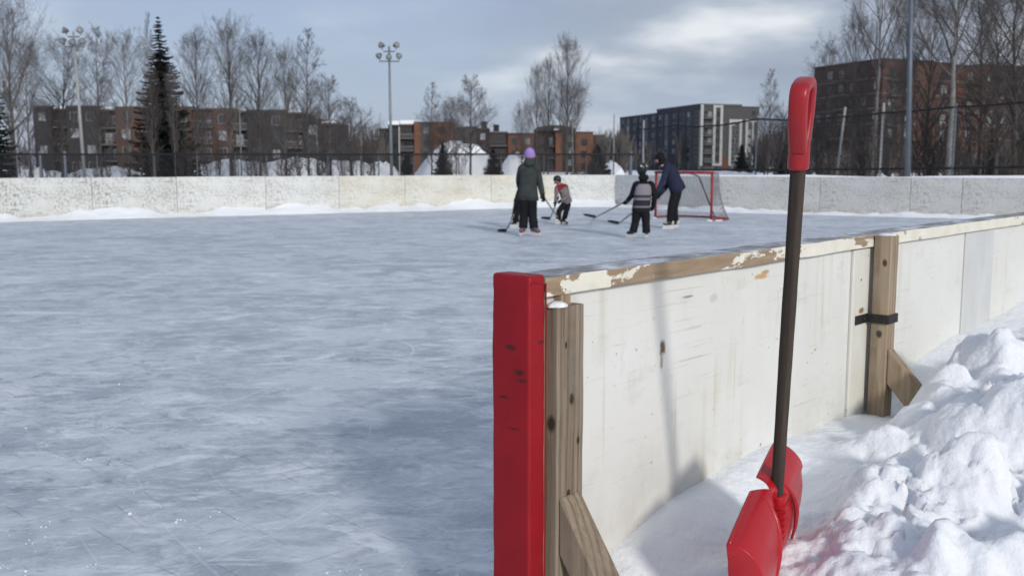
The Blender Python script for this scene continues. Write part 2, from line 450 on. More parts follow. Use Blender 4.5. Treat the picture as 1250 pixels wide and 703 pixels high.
def cloth(name, c, var=.2):
    n = NT(name)
    v = n.vec()
    col = n.ramp(n.noise(v, 7, 4, .6), [(.3, [x * (1 - var) for x in c]), (.7, [min(1, x * (1 + var)) for x in c])])
    n.bump(n.math('ADD', n.noise(n.vec((1, 1, 1.8)), 9, 3, .5), n.math('MULTIPLY', n.noise(v, 60, 2, .5), .1)), .7, .03)
    return n.out(col, .88, .2)
MAT['jacket_grey'] = cloth('jacket_charcoal_green', (.040, .046, .046))
MAT['cloth_black'] = cloth('cloth_black', (.010, .010, .012))
MAT['jacket_navy'] = cloth('jacket_navy', (.020, .024, .048))
MAT['beanie_purple'] = cloth('beanie_purple', (.30, .21, .50))
MAT['jersey_red'] = cloth('jersey_red', (.20, .016, .022))
MAT['jersey_grey'] = cloth('jersey_grey', (.16, .145, .15))
MAT['helmet_dark'] = plain('helmet_dark', (.012, .018, .018), .35, .1)
MAT['helmet_mark'] = plain('helmet_mark', (.62, .62, .6), .4, .1)
MAT['skin'] = plain('skin', (.50, .30, .23), .6, .1, 8)
MAT['hair'] = plain('hair_brown', (.10, .06, .04), .7, .3, 30)
MAT['boot_black'] = plain('skate_boot_black', (.02, .02, .022), .45, .2)
MAT['boot_grey'] = plain('skate_boot_grey', (.075, .075, .08), .5, .2)
MAT['boot_white'] = plain('skate_trim_white', (.62, .60, .54), .5, .1)
MAT['lace_red'] = plain('skate_lace_pink', (.50, .10, .14), .7, .1)
MAT['blade_steel'] = plain('blade_steel', (.6, .6, .62), .3, .1, 3, 0, .6)
MAT['stick_shaft'] = plain('stick_shaft', (.22, .20, .18), .5, .3, 8)
MAT['stick_black'] = plain('stick_black_tape', (.015, .015, .017), .7, .2)
MAT['goal_red'] = plain('goal_frame_red', (.27, .018, .028), .5, .15)
MAT['goal_net'] = plain('goal_net_cord', (.17, .17, .175), .8, .1)
MAT['eye'] = plain('eye_dark', (.01, .01, .01), .3, .1)

def jersey_stripes():
    n = NT('jersey_striped')
    v = n.vec()
    sep = n.node('ShaderNodeSeparateXYZ'); n.link(v, sep.inputs[0])
    c = n.ramp(n.math('MULTIPLY', sep.outputs['Z'], 1 / 1.5), [
        (.0, (.012, .012, .014)), (.40, (.16, .15, .175)), (.425, (.025, .023, .03)), (.50, (.20, .185, .21)), (.525, (.05, .045, .06)),
        (.565, (.21, .20, .225)), (.735, (.25, .24, .265)), (.75, (.02, .02, .024))], 'CONSTANT')
    n.bump(n.noise(v, 9, 3, .5), .6, .03)
    return n.out(c, .88, .2)
MAT['jersey_stripes'] = jersey_stripes()

# ------------------------------------------------------------------ mesh helpers
class MB:
    def __init__(self):
        self.v = []; self.f = []; self.mi = []; self.cur = 0
    def box(self, x0, x1, y0, y1, z0, z1):
        b = len(self.v)
        self.v += [(x0, y0, z0), (x1, y0, z0), (x1, y1, z0), (x0, y1, z0), (x0, y0, z1), (x1, y0, z1), (x1, y1, z1), (x0, y1, z1)]
        for q in ((0, 3, 2, 1), (4, 5, 6, 7), (0, 1, 5, 4), (1, 2, 6, 5), (2, 3, 7, 6), (3, 0, 4, 7)):
            self.f.append(tuple(b + i for i in q)); self.mi.append(self.cur)
        return self
    def beam(self, p, q, w, h, up=(0, 0, 1)):
        """a straight bar from p to q, w wide and h high"""
        p = Vector(p); q = Vector(q); d = (q - p).normalized()
        s = d.cross(Vector(up))
        if s.length < 1e-4:
            s = d.cross(Vector((1, 0, 0)))
        s.normalize(); t = s.cross(d).normalized()
        b = len(self.v)
        for o in (p, q):
            for a, c in ((-1, -1), (1, -1), (1, 1), (-1, 1)):
                self.v.append(tuple(o + s * (a * w / 2) + t * (c * h / 2)))
        for k in ((3, 2, 1, 0), (4, 5, 6, 7), (0, 1, 5, 4), (1, 2, 6, 5), (2, 3, 7, 6), (3, 0, 4, 7)):
            self.f.append(tuple(b + i for i in k)); self.mi.append(self.cur)
        return self
    def tube(self, pts, rads, n=8, cap=True):
        pts = [Vector(p) for p in pts]
        if not hasattr(rads, '__len__'):
            rads = [rads] * len(pts)
        base = len(self.v)
        d0 = (pts[1] - pts[0]).normalized()
        ref = Vector((0, 0, 1)) if abs(d0.z) < .9 else Vector((1, 0, 0))
        s = d0.cross(ref).normalized()
        for i, p in enumerate(pts):
            if i == 0: d = d0
            elif i == len(pts) - 1: d = (pts[i] - pts[i - 1])
            else: d = pts[i + 1] - pts[i - 1]
            d = d.normalized() if d.length > 1e-9 else d0
            s = (s - d * s.dot(d))
            s = s.normalized() if s.length > 1e-6 else d.orthogonal().normalized()
            t = d.cross(s)
            for k in range(n):
                a = 2 * math.pi * k / n
                self.v.append(tuple(p + (s * math.cos(a) + t * math.sin(a)) * rads[i]))
        for i in range(len(pts) - 1):
            for k in range(n):
                a = base + i * n + k; b = base + i * n + (k + 1) % n
                self.f.append((a, b, b + n, a + n)); self.mi.append(self.cur)
        if cap:
            self.f.append(tuple(base + k for k in reversed(range(n)))); self.mi.append(self.cur)
            e = base + (len(pts) - 1) * n
            self.f.append(tuple(e + k for k in range(n))); self.mi.append(self.cur)
        return self
    def ball(self, c, r, n=10, m=7, sc=(1, 1, 1)):
        base = len(self.v)
        c = Vector(c)
        for i in range(1, m):
            th = math.pi * i / m
            for k in range(n):
                a = 2 * math.pi * k / n
                self.v.append((c.x + r * sc[0] * math.sin(th) * math.cos(a), c.y + r * sc[1] * math.sin(th) * math.sin(a), c.z + r * sc[2] * math.cos(th)))
        top = len(self.v); self.v.append((c.x, c.y, c.z + r * sc[2])); bot = len(self.v); self.v.append((c.x, c.y, c.z - r * sc[2]))
        for i in range(m - 2):
            for k in range(n):
                a = base + i * n + k; b = base + i * n + (k + 1) % n
                self.f.append((a, a + n, b + n, b)); self.mi.append(self.cur)
        for k in range(n):
            self.f.append((top, base + k, base + (k + 1) % n)); self.mi.append(self.cur)
            e = base + (m - 2) * n
            self.f.append((bot, e + (k + 1) % n, e + k)); self.mi.append(self.cur)
        return self
    def prism(self, poly, axis_vec):
        """extrude a 3-D polygon along a vector"""
        b = len(self.v); n = len(poly); a = Vector(axis_vec)
        self.v += [tuple(Vector(p)) for p in poly] + [tuple(Vector(p) + a) for p in poly]
        self.f.append(tuple(b + i for i in reversed(range(n)))); self.mi.append(self.cur)
        self.f.append(tuple(b + n + i for i in range(n))); self.mi.append(self.cur)
        for i in range(n):
            j = (i + 1) % n
            self.f.append((b + i, b + j, b + n + j, b + n + i)); self.mi.append(self.cur)
        return self
    def mesh(self, name, mats, smooth=False):
        me = bpy.data.meshes.new(name)
        me.from_pydata(self.v, [], self.f)
        for m in (mats if isinstance(mats, (list, tuple)) else [mats]):
            me.materials.append(m)
        me.polygons.foreach_set('material_index', self.mi)
        if smooth:
            me.polygons.foreach_set('use_smooth', [True] * len(me.polygons))
        me.update()
        return me
    def build(self, name, mats, parent=None, smooth=False, bevel=0.0, fix=False):
        o = link(name, self.mesh(name, mats, smooth), parent)
        if fix:
            bm = bmesh.new(); bm.from_mesh(o.data); bmesh.ops.recalc_face_normals(bm, faces=bm.faces); bm.to_mesh(o.data); bm.free()
        if bevel:
            md = o.modifiers.new('bevel', 'BEVEL'); md.width = bevel; md.segments = 2; md.limit_method = 'ANGLE'; md.angle_limit = rad(40)
        return o

def link(name, data, parent=None):
    o = bpy.data.objects.new(name, data)
    COL.objects.link(o)
    if parent is not None:
        o.parent = parent
    return o

def tag(o, label=None, cat=None, group=None, kind=None):
    for k, v in (('label', label), ('category', cat), ('group', group), ('kind', kind)):
        if v: o[k] = v
    return o

def thing(name, label, cat, loc=(0, 0, 0), rz=0.0, group=None):
    o = link(name, None)
    o.location = loc; o.rotation_euler = (0, 0, rz)
    o.empty_display_size = .2
    return tag(o, label, cat, group)

def copy_tree(root, loc, rz=0.0, sc=1.0, label=None, name=None, group=None):
    r = root.copy(); COL.objects.link(r)
    if name: r.name = name
    r.location = loc; r.rotation_euler = (0, 0, rz); r.scale = sc if hasattr(sc, '__len__') else (sc, sc, sc)
    if label: r['label'] = label
    if group: r['group'] = group
    for ch in root.children:
        c = ch.copy(); COL.objects.link(c); c.parent = r
        for g in ch.children:
            d = g.copy(); COL.objects.link(d); d.parent = c
    return r

def noise1(x, y=0.0, z=0.0):
    return mnoise.noise(Vector((x, y, z)))

def fbm(x, y, z=0.0, oct_=4, gain=.5, lac=2.05):
    s = 0; a = 1; f = 1
    for _ in range(oct_):
        s += a * mnoise.noise(Vector((x * f, y * f, z + f))); a *= gain; f *= lac
    return s

def interp(x, pts):
    if x <= pts[0][0]: return pts[0][1]
    for (a, b), (c, d) in zip(pts, pts[1:]):
        if x <= c:
            return b + (d - b) * (x - a) / (c - a)
    return pts[-1][1]

def sstep(a, b, x):
    t = max(0.0, min(1.0, (x - a) / (b - a)))
    return t * t * (3 - 2 * t)

# ------------------------------------------------------------------ the near boards (local x along the boards, -y towards the snow side)
H = 1.115
A0 = ground(665.6, 339, H)
A1 = ground(1250, 263, H)
du = Vector((A1.x - A0.x, A1.y - A0.y)).normalized()
dn = Vector((du.y, -du.x))
A_ROT = math.atan2(du.y, du.x)
def W(u, v, z):
    return Vector((A0.x + du.x * u + dn.x * v, A0.y + du.y * u + dn.y * v, z))
def toUV(x, y):
    a = Vector((x - A0.x, y - A0.y))
    return a.dot(du), a.dot(dn)

ULEN = 25.5
wall = thing('rink_boards', 'near white plywood rink boards with a peeling wooden cap rail, beside the snow bank', 'rink boards', (A0.x, A0.y, 0), A_ROT)
def vb(mb, u0, u1, v0, v1, z0, z1):
    mb.box(u0, u1, -v1, -v0, z0, z1)
    return mb
def board_panel(u0, u1, mat):
    return vb(MB(), u0, u1, -.046, -.03, -.06, 1.062).build('board_panel', mat, wall, bevel=.002)
board_panel(.045, 1.985, MAT['board'])
board_panel(2.236, 3.40, MAT['board_b'])
board_panel(3.885, 6.6, MAT['board_b'])
us = 6.605
while us < ULEN - .5:
    board_panel(us, min(us + 2.435, ULEN), MAT['board_b']); us += 2.44
vb(MB(), .045, ULEN, -.112, -.098, -.06, 1.062).build('inner_panel', MAT['board_b'], wall)
vb(MB(), 1.99, 2.232, -.052, -.018, -.06, 1.058).build('batten', MAT['strip'], wall, bevel=.004)
vb(MB(), 3.405, 3.88, -.052, -.022, -.06, 1.058).build('batten', MAT['strip_grey'], wall, bevel=.004)
# cap rail planks butted end to end
cu = 0.002
for k, L in enumerate((2.21, 2.44, 3.6, 3.6, 3.6, 3.6, 3.6, 2.8)):
    m = MB(); n_ = 40
    # slightly uneven sawn edge
    vs = []
    for i in range(n_ + 1):
        u = cu + (L - .006) * i / n_
        e = .0035 * fbm(u * 3, k * 7.0, 1.2, 3); t = .0025 * fbm(u * 2.3, k * 5.0, 4.2, 3)
        vs.append((u, e, t))
    b = 0
    for (u, e, t) in vs:
        m.v += [(u, -(-.126 + e), 1.064 + t), (u, -(0.0 + e), 1.064 + t), (u, -(0.0 + e), H + t), (u, -(-.126 + e), H + t)]
    for i in range(n_):
        a = i * 4; c = a + 4
        for j in range(4):
            jj = (j + 1) % 4
            m.f.append((a + j, a + jj, c + jj, c + j)); m.mi.append(0)
    m.f.append((3, 2, 1, 0)); m.mi.append(0); e_ = n_ * 4; m.f.append((e_, e_ + 1, e_ + 2, e_ + 3)); m.mi.append(0)
    m.build('cap_rail', MAT['cap'], wall, bevel=.003, fix=True)
    cu += L
# posts on the snow side
def post(u0, u1, v0, v1, z1, mat, seed, top_snow=None):
    m = MB(); n_ = 14
    for i in range(n_ + 1):
        z = -.1 + (z1 + .1) * i / n_
        a = .0022 * noise1(z * 5, seed, 0); b = .0022 * noise1(z * 6, seed + 4, 2)
        m.v += [(u0 + a, -v0, z), (u0 + a, -(v1 + b), z), (u1 + b, -(v1 + b), z), (u1 + b, -v0, z)]
    for i in range(n_):
        a = i * 4; c = a + 4
        for j in range(4):
            jj = (j + 1) % 4
            m.f.append((a + j, a + jj, c + jj, c + j)); m.mi.append(0)
    m.f.append((3, 2, 1, 0)); m.mi.append(0); e_ = n_ * 4; m.f.append((e_, e_ + 1, e_ + 2, e_ + 3)); m.mi.append(0)
    return m.build('post', mat, wall, bevel=.003, fix=True)
p1 = post(.0386, .152, -.0295, .010, 1.033, MAT['post_grey'], 1)
p1['label'] = 'weathered grey-brown post beside the red pad'
p2 = post(2.138, 2.222, .003, .074, 1.113, MAT['post_tan'], 2)
p2['label'] = 'yellow pine post with a black strap'
for k, uu in enumerate((5.2, 7.7, 10.2, 12.7, 15.2)):
    post(uu, uu + .092, -.026, .080, 1.06, MAT['post_tan'], 3 + k)
vb(MB(), .003, .0375, -.097, -.0315, -.05, 1.062).build('end_stud', MAT['brace_grey'], wall)
# filler block under the cap at the end, and snow caught on the post head
vb(MB(), .070, .110, -.029, -.004, 1.033, 1.063).build('spacer_block', MAT['brace_tan'], wall)
def snow_dab(name, u, v, z, ru, rv, rz, seed):
    m = MB().ball((u, -v, z), 1, 16, 10, (ru, rv, rz))
    vv = []
    for (x, y, zz) in m.v:
        k = 1 + .35 * fbm(x * 30, y * 30, zz * 30 + seed, 3)
        vv.append((u + (x - u) * k, -v + (y + v) * k, max(z, z + (zz - z) * k)))
    m.v = vv
    return m.build(name, MAT['snow'], wall, True)
snow_dab('snow_dab', .062, -.008, 1.033, .034, .022, .015, 1)
snow_dab('snow_dab', 2.178, .038, 1.112, .034, .030, .009, 5)
# braces
def brace(u0, u1, pts, wid, mat):
    """a board between u0 and u1 whose centre line runs through pts = (v, z) pairs"""
    (va, za), (vb_, zb) = pts
    dv, dz = vb_ - va, zb - za
    L = math.hypot(dv, dz); dv /= L; dz /= L
    nv, nz = -dz, dv
    poly = []
    # top cut is vertical against the post
    k = wid / 2
    for s, (v, z) in ((-1, (va, za)), (-1, (vb_, zb)), (1, (vb_, zb)), (1, (va, za))):
        v2 = v + nv * k * s; z2 = z + nz * k * s
        if (v, z) == (va, za):
            t = (va - v2) / dv
            v2 += dv * t; z2 += dz * t
        poly.append((u0, -v2, z2))
    return MB().prism(poly, (u1 - u0, 0, 0)).build('brace', mat, wall, bevel=.005, fix=True)
brace(.048, .140, ((.0105, .44), (.26, .07)), .088, MAT['brace_grey'])
brace(2.148, 2.208, ((.075, .565), (.25, .375)), .10, MAT['brace_tan'])
# black iron strap round the second post
st = MB()
vb(st, 2.02, 2.130, -.0175, -.0105, .745, .783)
vb(st, 2.129, 2.137, -.0175, .082, .745, .783)
vb(st, 2.1371, 2.2235, .0745, .082, .745, .783)
vb(st, 2.2236, 2.231, .030, .082, .745, .783)
vb(st, 2.2311, 2.285, .030, .037, .745, .783)
s_ = st.build('strap', MAT['black_iron'], wall, bevel=.0015)
st2 = MB()
for uu in (2.05, 2.10):
    MB().ball((uu, .0105, .764), .007, 8, 6).build('bolt', MAT['black_iron'], s_, True)

# red vinyl pad over the end of the boards: a thing of its own
pad = thing('end_pad', 'red vinyl pad strapped over the end of the near boards', 'pad', (A0.x, A0.y, 0), A_ROT)
bm = bmesh.new()
bmesh.ops.create_cube(bm, size=1)
for v in bm.verts:
    v.co = Vector(((-.066 if v.co.x < 0 else -.002), (.128 if v.co.y > 0 else -.003), (-.02 if v.co.z < 0 else 1.121)))
bmesh.ops.bevel(bm, geom=[e for e in bm.edges], offset=.011, segments=4, profile=.6, affect='EDGES')
bmesh.ops.subdivide_edges(bm, edges=[e for e in bm.edges if abs(e.verts[0].co.z - e.verts[1].co.z) > .5], cuts=70)
for v in bm.verts:
    z = v.co.z
    k = .0022 * noise1(z * 7, v.co.y * 16, v.co.x * 12) + .0013 * noise1(z * 21, v.co.y * 30, 4)
    c = Vector((-.034, .0625, z)); d = (v.co - c); d.z = 0
    if d.length > 1e-5: v.co += d.normalized() * k
    if z > 1.1: v.co.z += .004 * noise1(v.co.x * 30, v.co.y * 25, 3) + .003
    # hem fold a little below the top
    if 1.062 < z < 1.09: v.co += (d.normalized() * -.0015 if d.length > 1e-5 else Vector())
for f in bm.faces: f.smooth = True
me = bpy.data.meshes.new('pad_cover'); bm.to_mesh(me); bm.free(); me.materials.append(MAT['pad'])
pc = link('pad_cover', me, pad)
m = MB()
m.tube([(-.0025, -.0045, z) for z in np.linspace(0, 1.10, 24)], .0022, 6)
m.tube([(-.066 + .004 + .055 * t, -.0045, 1.103 + .003 * math.sin(t * 5)) for t in np.linspace(0, 1, 8)], .0016, 6)
m.build('seam', MAT['pad'], pad, True)

# ------------------------------------------------------------------ the ice, ground and snow
wall_far_L = [(-46, 6.0), (-13.16, 25.3), (-9.42, 27.75), (-7.22, 28.95), (-5.29, 30.2), (-3.40, 31.4), (-.70, 33.2), (1.7, 34.6), (3.6, 34.6)]
wall_far_R = [(3.6, 34.6), (5.0, 32.0), (6.3, 30.45), (8.97, 28.75), (11.06, 27.4), (12.2, 26.75), (13.55, 26.0), (16.6, 23.9), (18.2, 21.5)]
def sheet(name, poly, z, mat, kind='structure'):
    me = bpy.data.meshes.new(name)
    me.from_pydata([(x, y, z) for x, y in poly], [], [tuple(range(len(poly)))])
    me.materials.append(mat)
    o = link(name, me); o['kind'] = kind
    return o
ice_poly = [(-46, -12), (A0.x - du.x * 16, A0.y - du.y * 16), (W(0, -.05, 0).x, W(0, -.05, 0).y), (W(25.5, -.05, 0).x, W(25.5, -.05, 0).y)] + list(reversed(wall_far_R)) + list(reversed(wall_far_L[:-1]))
sheet('ice_rink', ice_poly, 0.0, MAT['ice'])
gr = sheet('snow_ground', [(-3000, -400), (3000, -400), (3000, 4000), (-3000, 4000)], -.05, MAT['snow_far'])

CONT = [(-.6, .02), (-.25, .05), (0, .12), (.15, .20), (.36, .272), (.53, .325), (.72, .352), (.97, .375), (1.23, .385), (1.74, .365), (2.02, .36), (2.33, .33), (2.7, .47), (3.3, .53), (3.9, .545), (4.6, .585), (7, .62), (12, .62), (25, .6)]
CREST = [(-.9, .0), (-.5, .06), (-.1, .15), (.25, .27), (.47, .30), (.75, .355), (1.0, .425), (1.25, .43), (1.42, .40), (1.6, .515), (2.0, .545), (2.6, .55), (3.4, .58), (4.6, .64), (7, .72), (25, .8)]
LUMPS = []
rl = random.Random(11)
def lump(u, v, r, h, p=2.0):
    LUMPS.append((u, v, r, h, p))
# clods heaped along the two mounds
for _ in range(230):
    u = rl.uniform(.35, 4.2); v = rl.uniform(.42, 1.7) + .05 * u
    r = rl.uniform(.022, .12) * (1 + .12 * u)
    lump(u, v, r, r * rl.uniform(.18, .5))
for (u, v, r, h) in ((1.55, .62, .16, .09), (1.75, .75, .2, .10), (1.32, .52, .10, .06), (2.05, .66, .17, .07), (1.62, .9, .17, .07), (1.05, .54, .16, .05),
                     (.80, .60, .18, .05), (.55, .70, .2, .05), (1.9, .38, .09, .06), (1.72, .34, .08, .055), (2.05, .33, .10, .05), (2.3, .40, .12, .07),
                     (1.5, .32, .07, .04), (2.5, .42, .12, .05), (2.25, .34, .24, .11), (2.55, .28, .24, .08), (2.0, .30, .16, .06), (2.25, .22, .12, .05), (1.5, .20, .10, .035), (1.75, .17, .11, .03), (1.3, .24, .10, .03), (1.95, .18, .09, .03), (2.35, .28, .12, .05), (2.9, .40, .3, .06), (1.2, .75, .14, .06), (2.3, .58, .13, .06)):
    lump(u, v, r, h)
# trodden hollows
for (u, v, r, h) in ((1.36, .70, .10, -.07), (1.42, .95, .16, -.08), (1.38, .48, .08, -.05), (1.75, .50, .09, -.05), (.35, .30, .12, -.05), (.62, .26, .14, -.03), (1.9, 1.0, .15, -.06), (.95, 1.0, .16, -.06), (1.35, .30, .16, -.02)):
    lump(u, v, r, h)
CELL = {}
for L in LUMPS:
    u, v, r, h, p = L
    for i in range(int((u - r * 1.2) // .25), int((u + r * 1.2) // .25) + 1):
        for j in range(int((v - r * 1.2) // .25), int((v + r * 1.2) // .25) + 1):
            CELL.setdefault((i, j), []).append(L)

def snow_z(u, v):
    c = interp(u, CONT); k = interp(u, CREST)
    wob = .07 * fbm(u * 1.7, v * 1.2, 3.3, 3)
    eb = sstep(.9, 1.6, u)
    flat = sstep(.20 - .10 * eb + wob, .55 - .06 * eb + wob, v)
    side = c - .05 * (1 - .8 * eb) * sstep(0, .18, v) * (1 - flat)      # a wind scoop at the foot of the boards
    z = side + (k - side) * flat
    z += .03 * (v - .6) * sstep(.6, 1.4, v)
    rough = sstep(.22 - .14 * sstep(.9, 1.5, u), .5 - .18 * sstep(.9, 1.5, u), v) * sstep(-.3, .4, u)
    rough2 = .35 + .65 * rough
    z += .030 * fbm(u * 2.6, v * 2.6, 1.0, 3) * rough2
    rg = 1 - abs(fbm(u * 4.1, v * 4.1, 8.0, 3))
    z += .045 * (rg - .7) * rough
    z += .020 * fbm(u * 9, v * 9, 2.0, 4, .62) * (.25 + .75 * rough)
    z += .0055 * fbm(u * 36, v * 36, 5.0, 4, .65) * (.3 + .7 * rough)
    cm = sstep(.02, .22, fbm(u * 1.9, v * 1.9, 14.0, 2)) * rough
    if cm > 0:
        qu = u * 7.5 + .55 * fbm(u * 9, v * 9, 41, 2); qv = v * 7.5 + .55 * fbm(u * 9, v * 9, 57, 2)
        z += .021 * (mnoise.cell(Vector((qu, qv, 3.0))) - .2) * cm
        z += .009 * mnoise.cell(Vector((qu * 2.3, qv * 2.3, 9.0))) * cm
    wu = u + .03 * fbm(u * 7, v * 7, 21, 2); wv = v + .03 * fbm(u * 7, v * 7, 33, 2)
    for (lu, lv, r, h, p) in CELL.get((int(u // .25), int(v // .25)), ()):
        d = ((wu - lu) ** 2 + (wv - lv) ** 2) / (r * r)
        if d < 1:
            z += h * (1 - d) ** (.7 if h > 0 else 1.5) * rough2 if h > 0 else h * (1 - d) ** 1.5
    return z * sstep(-.9, .0, u) - .03 * (1 - sstep(-.9, -.3, u))

def axis_steps(segs):
    out = [segs[0][0]]
    for a, b, s in segs:
        n = max(1, int(round((b - a) / s)))
        out += [a + (b - a) * (i + 1) / n for i in range(n)]
    return out
uax = axis_steps([(-.9, 0, .05), (0, 2.6, .0105), (2.6, 5, .022), (5, 9, .07), (9, 25.5, .4)])
vax = axis_steps([(-.031, 1.25, .0105), (1.25, 2.2, .03), (2.2, 9, .4)])
m = MB()
for v in vax:
    for u in uax:
        p = W(u, v, snow_z(u, v)); m.v.append((p.x, p.y, p.z))
nu = len(uax)
for j in range(len(vax) - 1):
    for i in range(nu - 1):
        a = j * nu + i
        m.f.append((a, a + nu, a + nu + 1, a + 1)); m.mi.append(0)
sb = m.build('snow_bank', MAT['snow'], None, True, fix=False)
sb['kind'] = 'structure'

# shaved snow pushed up against the far boards
def ridge(name, path, wfun, hfun, step, mat, seed):
    m = MB(); rows = []
    acc = 0
    for (a, b) in zip(path, path[1:]):
        a = Vector(a); b = Vector(b); L = (b - a).length; n = max(1, int(L / step))
        for i in range(n):
            rows.append((a + (b - a) * (i / n), (b - a).normalized(), acc + L * i / n))
        acc += L
    rows.append((Vector(path[-1]), (Vector(path[-1]) - Vector(path[-2])).normalized(), acc))
    K = 9
    for (p, d, s) in rows:
        nrm = Vector((d.y, -d.x))      # towards the rink
        wd = wfun(s); ht = hfun(s)
        for k in range(K):
            t = k / (K - 1)
            q = p + nrm * (wd * t - .02)
            z = ht * (1 - t) ** 1.2 + .06 * fbm(s * 2.6, t * 3, seed, 4) * (1 - t) ** .5 - .004 * t - (.03 if t == 1 else 0)
            m.v.append((q.x, q.y, z))
    for i in range(len(rows) - 1):
        for k in range(K - 1):
            a = i * K + k
            m.f.append((a, a + 1, a + K + 1, a + K)); m.mi.append(0)
    o = m.build(name, mat, None, True, fix=False)
    o['kind'] = 'structure'
    return o
ridge('snow_ridge', wall_far_L, lambda s: .5 + .28 * max(0, fbm(s * .35, 2, 1, 3)) + .1, lambda s: max(.09, .19 + .28 * fbm(s * .55, 5, 1, 4)) + (.07 if s > 52 else 0), .12, MAT['snow'], 3)
ridge('snow_ridge', wall_far_R, lambda s: .35 + .2 * max(0, fbm(s * .4, 7, 1, 3)), lambda s: max(.05, (.15 if s < 6 else .09) + .14 * fbm(s * .6, 9, 1, 4)), .12, MAT['snow'], 6)

# crumbs of shaved ice lying on the rink
m = MB(); rc = random.Random(3)
spots = [(160, 625, 1.6), (60, 640, 1.0), (38, 660, .7), (30, 700, 1.5), (110, 690, .7), (215, 635, 1.1), (222, 633, .8), (265, 628, 1.5), (285, 632, 1.1), (145, 470, 1.2), (108, 562, 1.0), (200, 450, 1.1), (210, 449, .9), (490, 447, 1.1), (350, 475, .8),
         (555, 700, 1.5), (420, 695, .8), (440, 698, .8), (405, 618, .7), (235, 423, 1.0), (15, 655, .8), (10, 690, .9), (45, 675, .6)]
for (px, py, k) in spots:
    g = ground(px, py); r = .006 * k
    for q in range(rc.randint(1, 3)):
        m.ball((g.x + rc.uniform(-.02, .02), g.y + rc.uniform(-.03, .03), r * .35), r * rc.uniform(.5, 1), 6, 4, (1, rc.uniform(.7, 1.5), .6))
for _ in range(50):
    g = ground(rc.uniform(-20, 600), rc.uniform(330, 715)); r = rc.uniform(.0015, .0045) * (1 + g.y * .08)
    m.ball((g.x, g.y, r * .3), r, 5, 4, (1, rc.uniform(.7, 1.6), .55))
o = m.build('snow_crumbs', MAT['snow'], None, True); o['kind'] = 'stuff'; o['label'] = 'white crumbs of shaved ice scattered on the rink'

# ------------------------------------------------------------------ far boards
def far_boards(label, path, mats, name='rink_boards'):
    root = thing(name, label, 'rink boards')
    for k, (a, b) in enumerate(zip(path, path[1:])):
        a = Vector(a); b = Vector(b); L = (b - a).length
        n = max(1, round(L / 2.5))
        for i in range(n):
            p = a + (b - a) * (i / n); q = a + (b - a) * ((i + 1) / n)
            d = (q - p).normalized()
            l = (q - p).length
            m = MB().box(.006, l - .006, 0, .05, -.05, 1.10 + .008 * noise1(p.x, p.y))
            o = m.build('board_panel', mats(k, i), root)
            o.location = (p.x, p.y, 0); o.rotation_euler = (0, 0, math.atan2(d.y, d.x))
            c = MB().box(-.0, l, .055, .12, -.05, 1.02).build('backing_post', MAT['post_grey'], root)
            c.location = o.location; c.rotation_euler = o.rotation_euler
    return root
fl = far_boards('long weathered white rink boards across the far left, scuffed and stained', wall_far_L,
                lambda k, i: MAT['far_board_heavy'] if k == 1 else MAT['far_board'] if k in (0, 2, 3) else (MAT['far_board_warm'] if k in (4, 5) else MAT['far_board_warm'] if k == 6 else MAT['far_board']))
fr_ = far_boards('grey scuffed end boards behind the hockey goal, topped with snow', wall_far_R, lambda k, i: MAT['far_board_grey'] if k >= 1 else MAT['far_board'])
# snow lying along the top of the end boards
m = MB()
for (a, b) in zip(wall_far_R[1:], wall_far_R[2:]):
    a = Vector(a); b = Vector(b); L = (b - a).length; d = (b - a).normalized(); nn = Vector((-d.y, d.x)); n = int(L / .1)
    base = len(m.v)
    for i in range(n + 1):
        p = a + d * (L * i / n)
        h = max(.004, .035 + .055 * fbm((p.x + p.y) * .9, 3, 1, 3))
        for (o_, z) in ((-.01, 1.085), (.0, 1.10 + h * .8), (.05, 1.10 + h), (.13, 1.09 + h * .5), (.14, 1.08)):
            q = p + nn * o_; m.v.append((q.x, q.y, z))
    for i in range(n):
        for k in range(4):
            s = base + i * 5 + k
            m.f.append((s, s + 5, s + 6, s + 1)); m.mi.append(0)
m.build('snow_cap', MAT['snow'], fr_, True, fix=True)

# ------------------------------------------------------------------ the shovel
def evaluated(me, mods, name):
    """run modifiers on a mesh and keep the result as plain mesh data"""
    o = bpy.data.objects.new('tmp_' + name, me); COL.objects.link(o)
    mods(o)
    dg = bpy.context.evaluated_depsgraph_get(); dg.update()
    out = bpy.data.meshes.new_from_object(o.evaluated_get(dg))
    bpy.data.objects.remove(o)
    out.name = name
    return out

KS = 1.08
PB = at(948, 606, 2.40 * KS); PT = at(974.3, 204, 2.155 * KS)
Pv = (PT - PB).normalized()
Fp = at(887, 652, 2.16 * KS); Tp = at(943, 545, 2.56 * KS)
Wv = (Tp - Fp); BW = Wv.length; Wv.normalize()
Wv = (Wv - Pv * Wv.dot(Pv)).normalized()
Av = Pv.cross(Wv)
if Av.x < 0: Av = -Av
O_ = (Fp + Tp) / 2
shovel = thing('snow_shovel', 'red plastic snow shovel with a dark wooden handle standing in the snow bank', 'shovel', O_)
# local frame: x = across the blade (towards the boards), y = out of its back, z = up the handle
R3 = Matrix((Wv, Av, Pv)).transposed()
if R3.determinant() < 0:
    Av = -Av
    R3 = Matrix((Wv, Av, Pv)).transposed()
SGN = 1 if Av.x > 0 else -1
shovel.rotation_euler = R3.to_euler()
inv = R3.inverted()
pb = inv @ (PB - O_)
py = pb.y
HALF = BW / 2
PROF = [(0, 0), (.028, .004), (.055, -.008), (.080, -.034), (.095, -.075), (.101, -.125), (.099, -.185), (.088, -.25), (.066, -.31), (.035, -.365)]
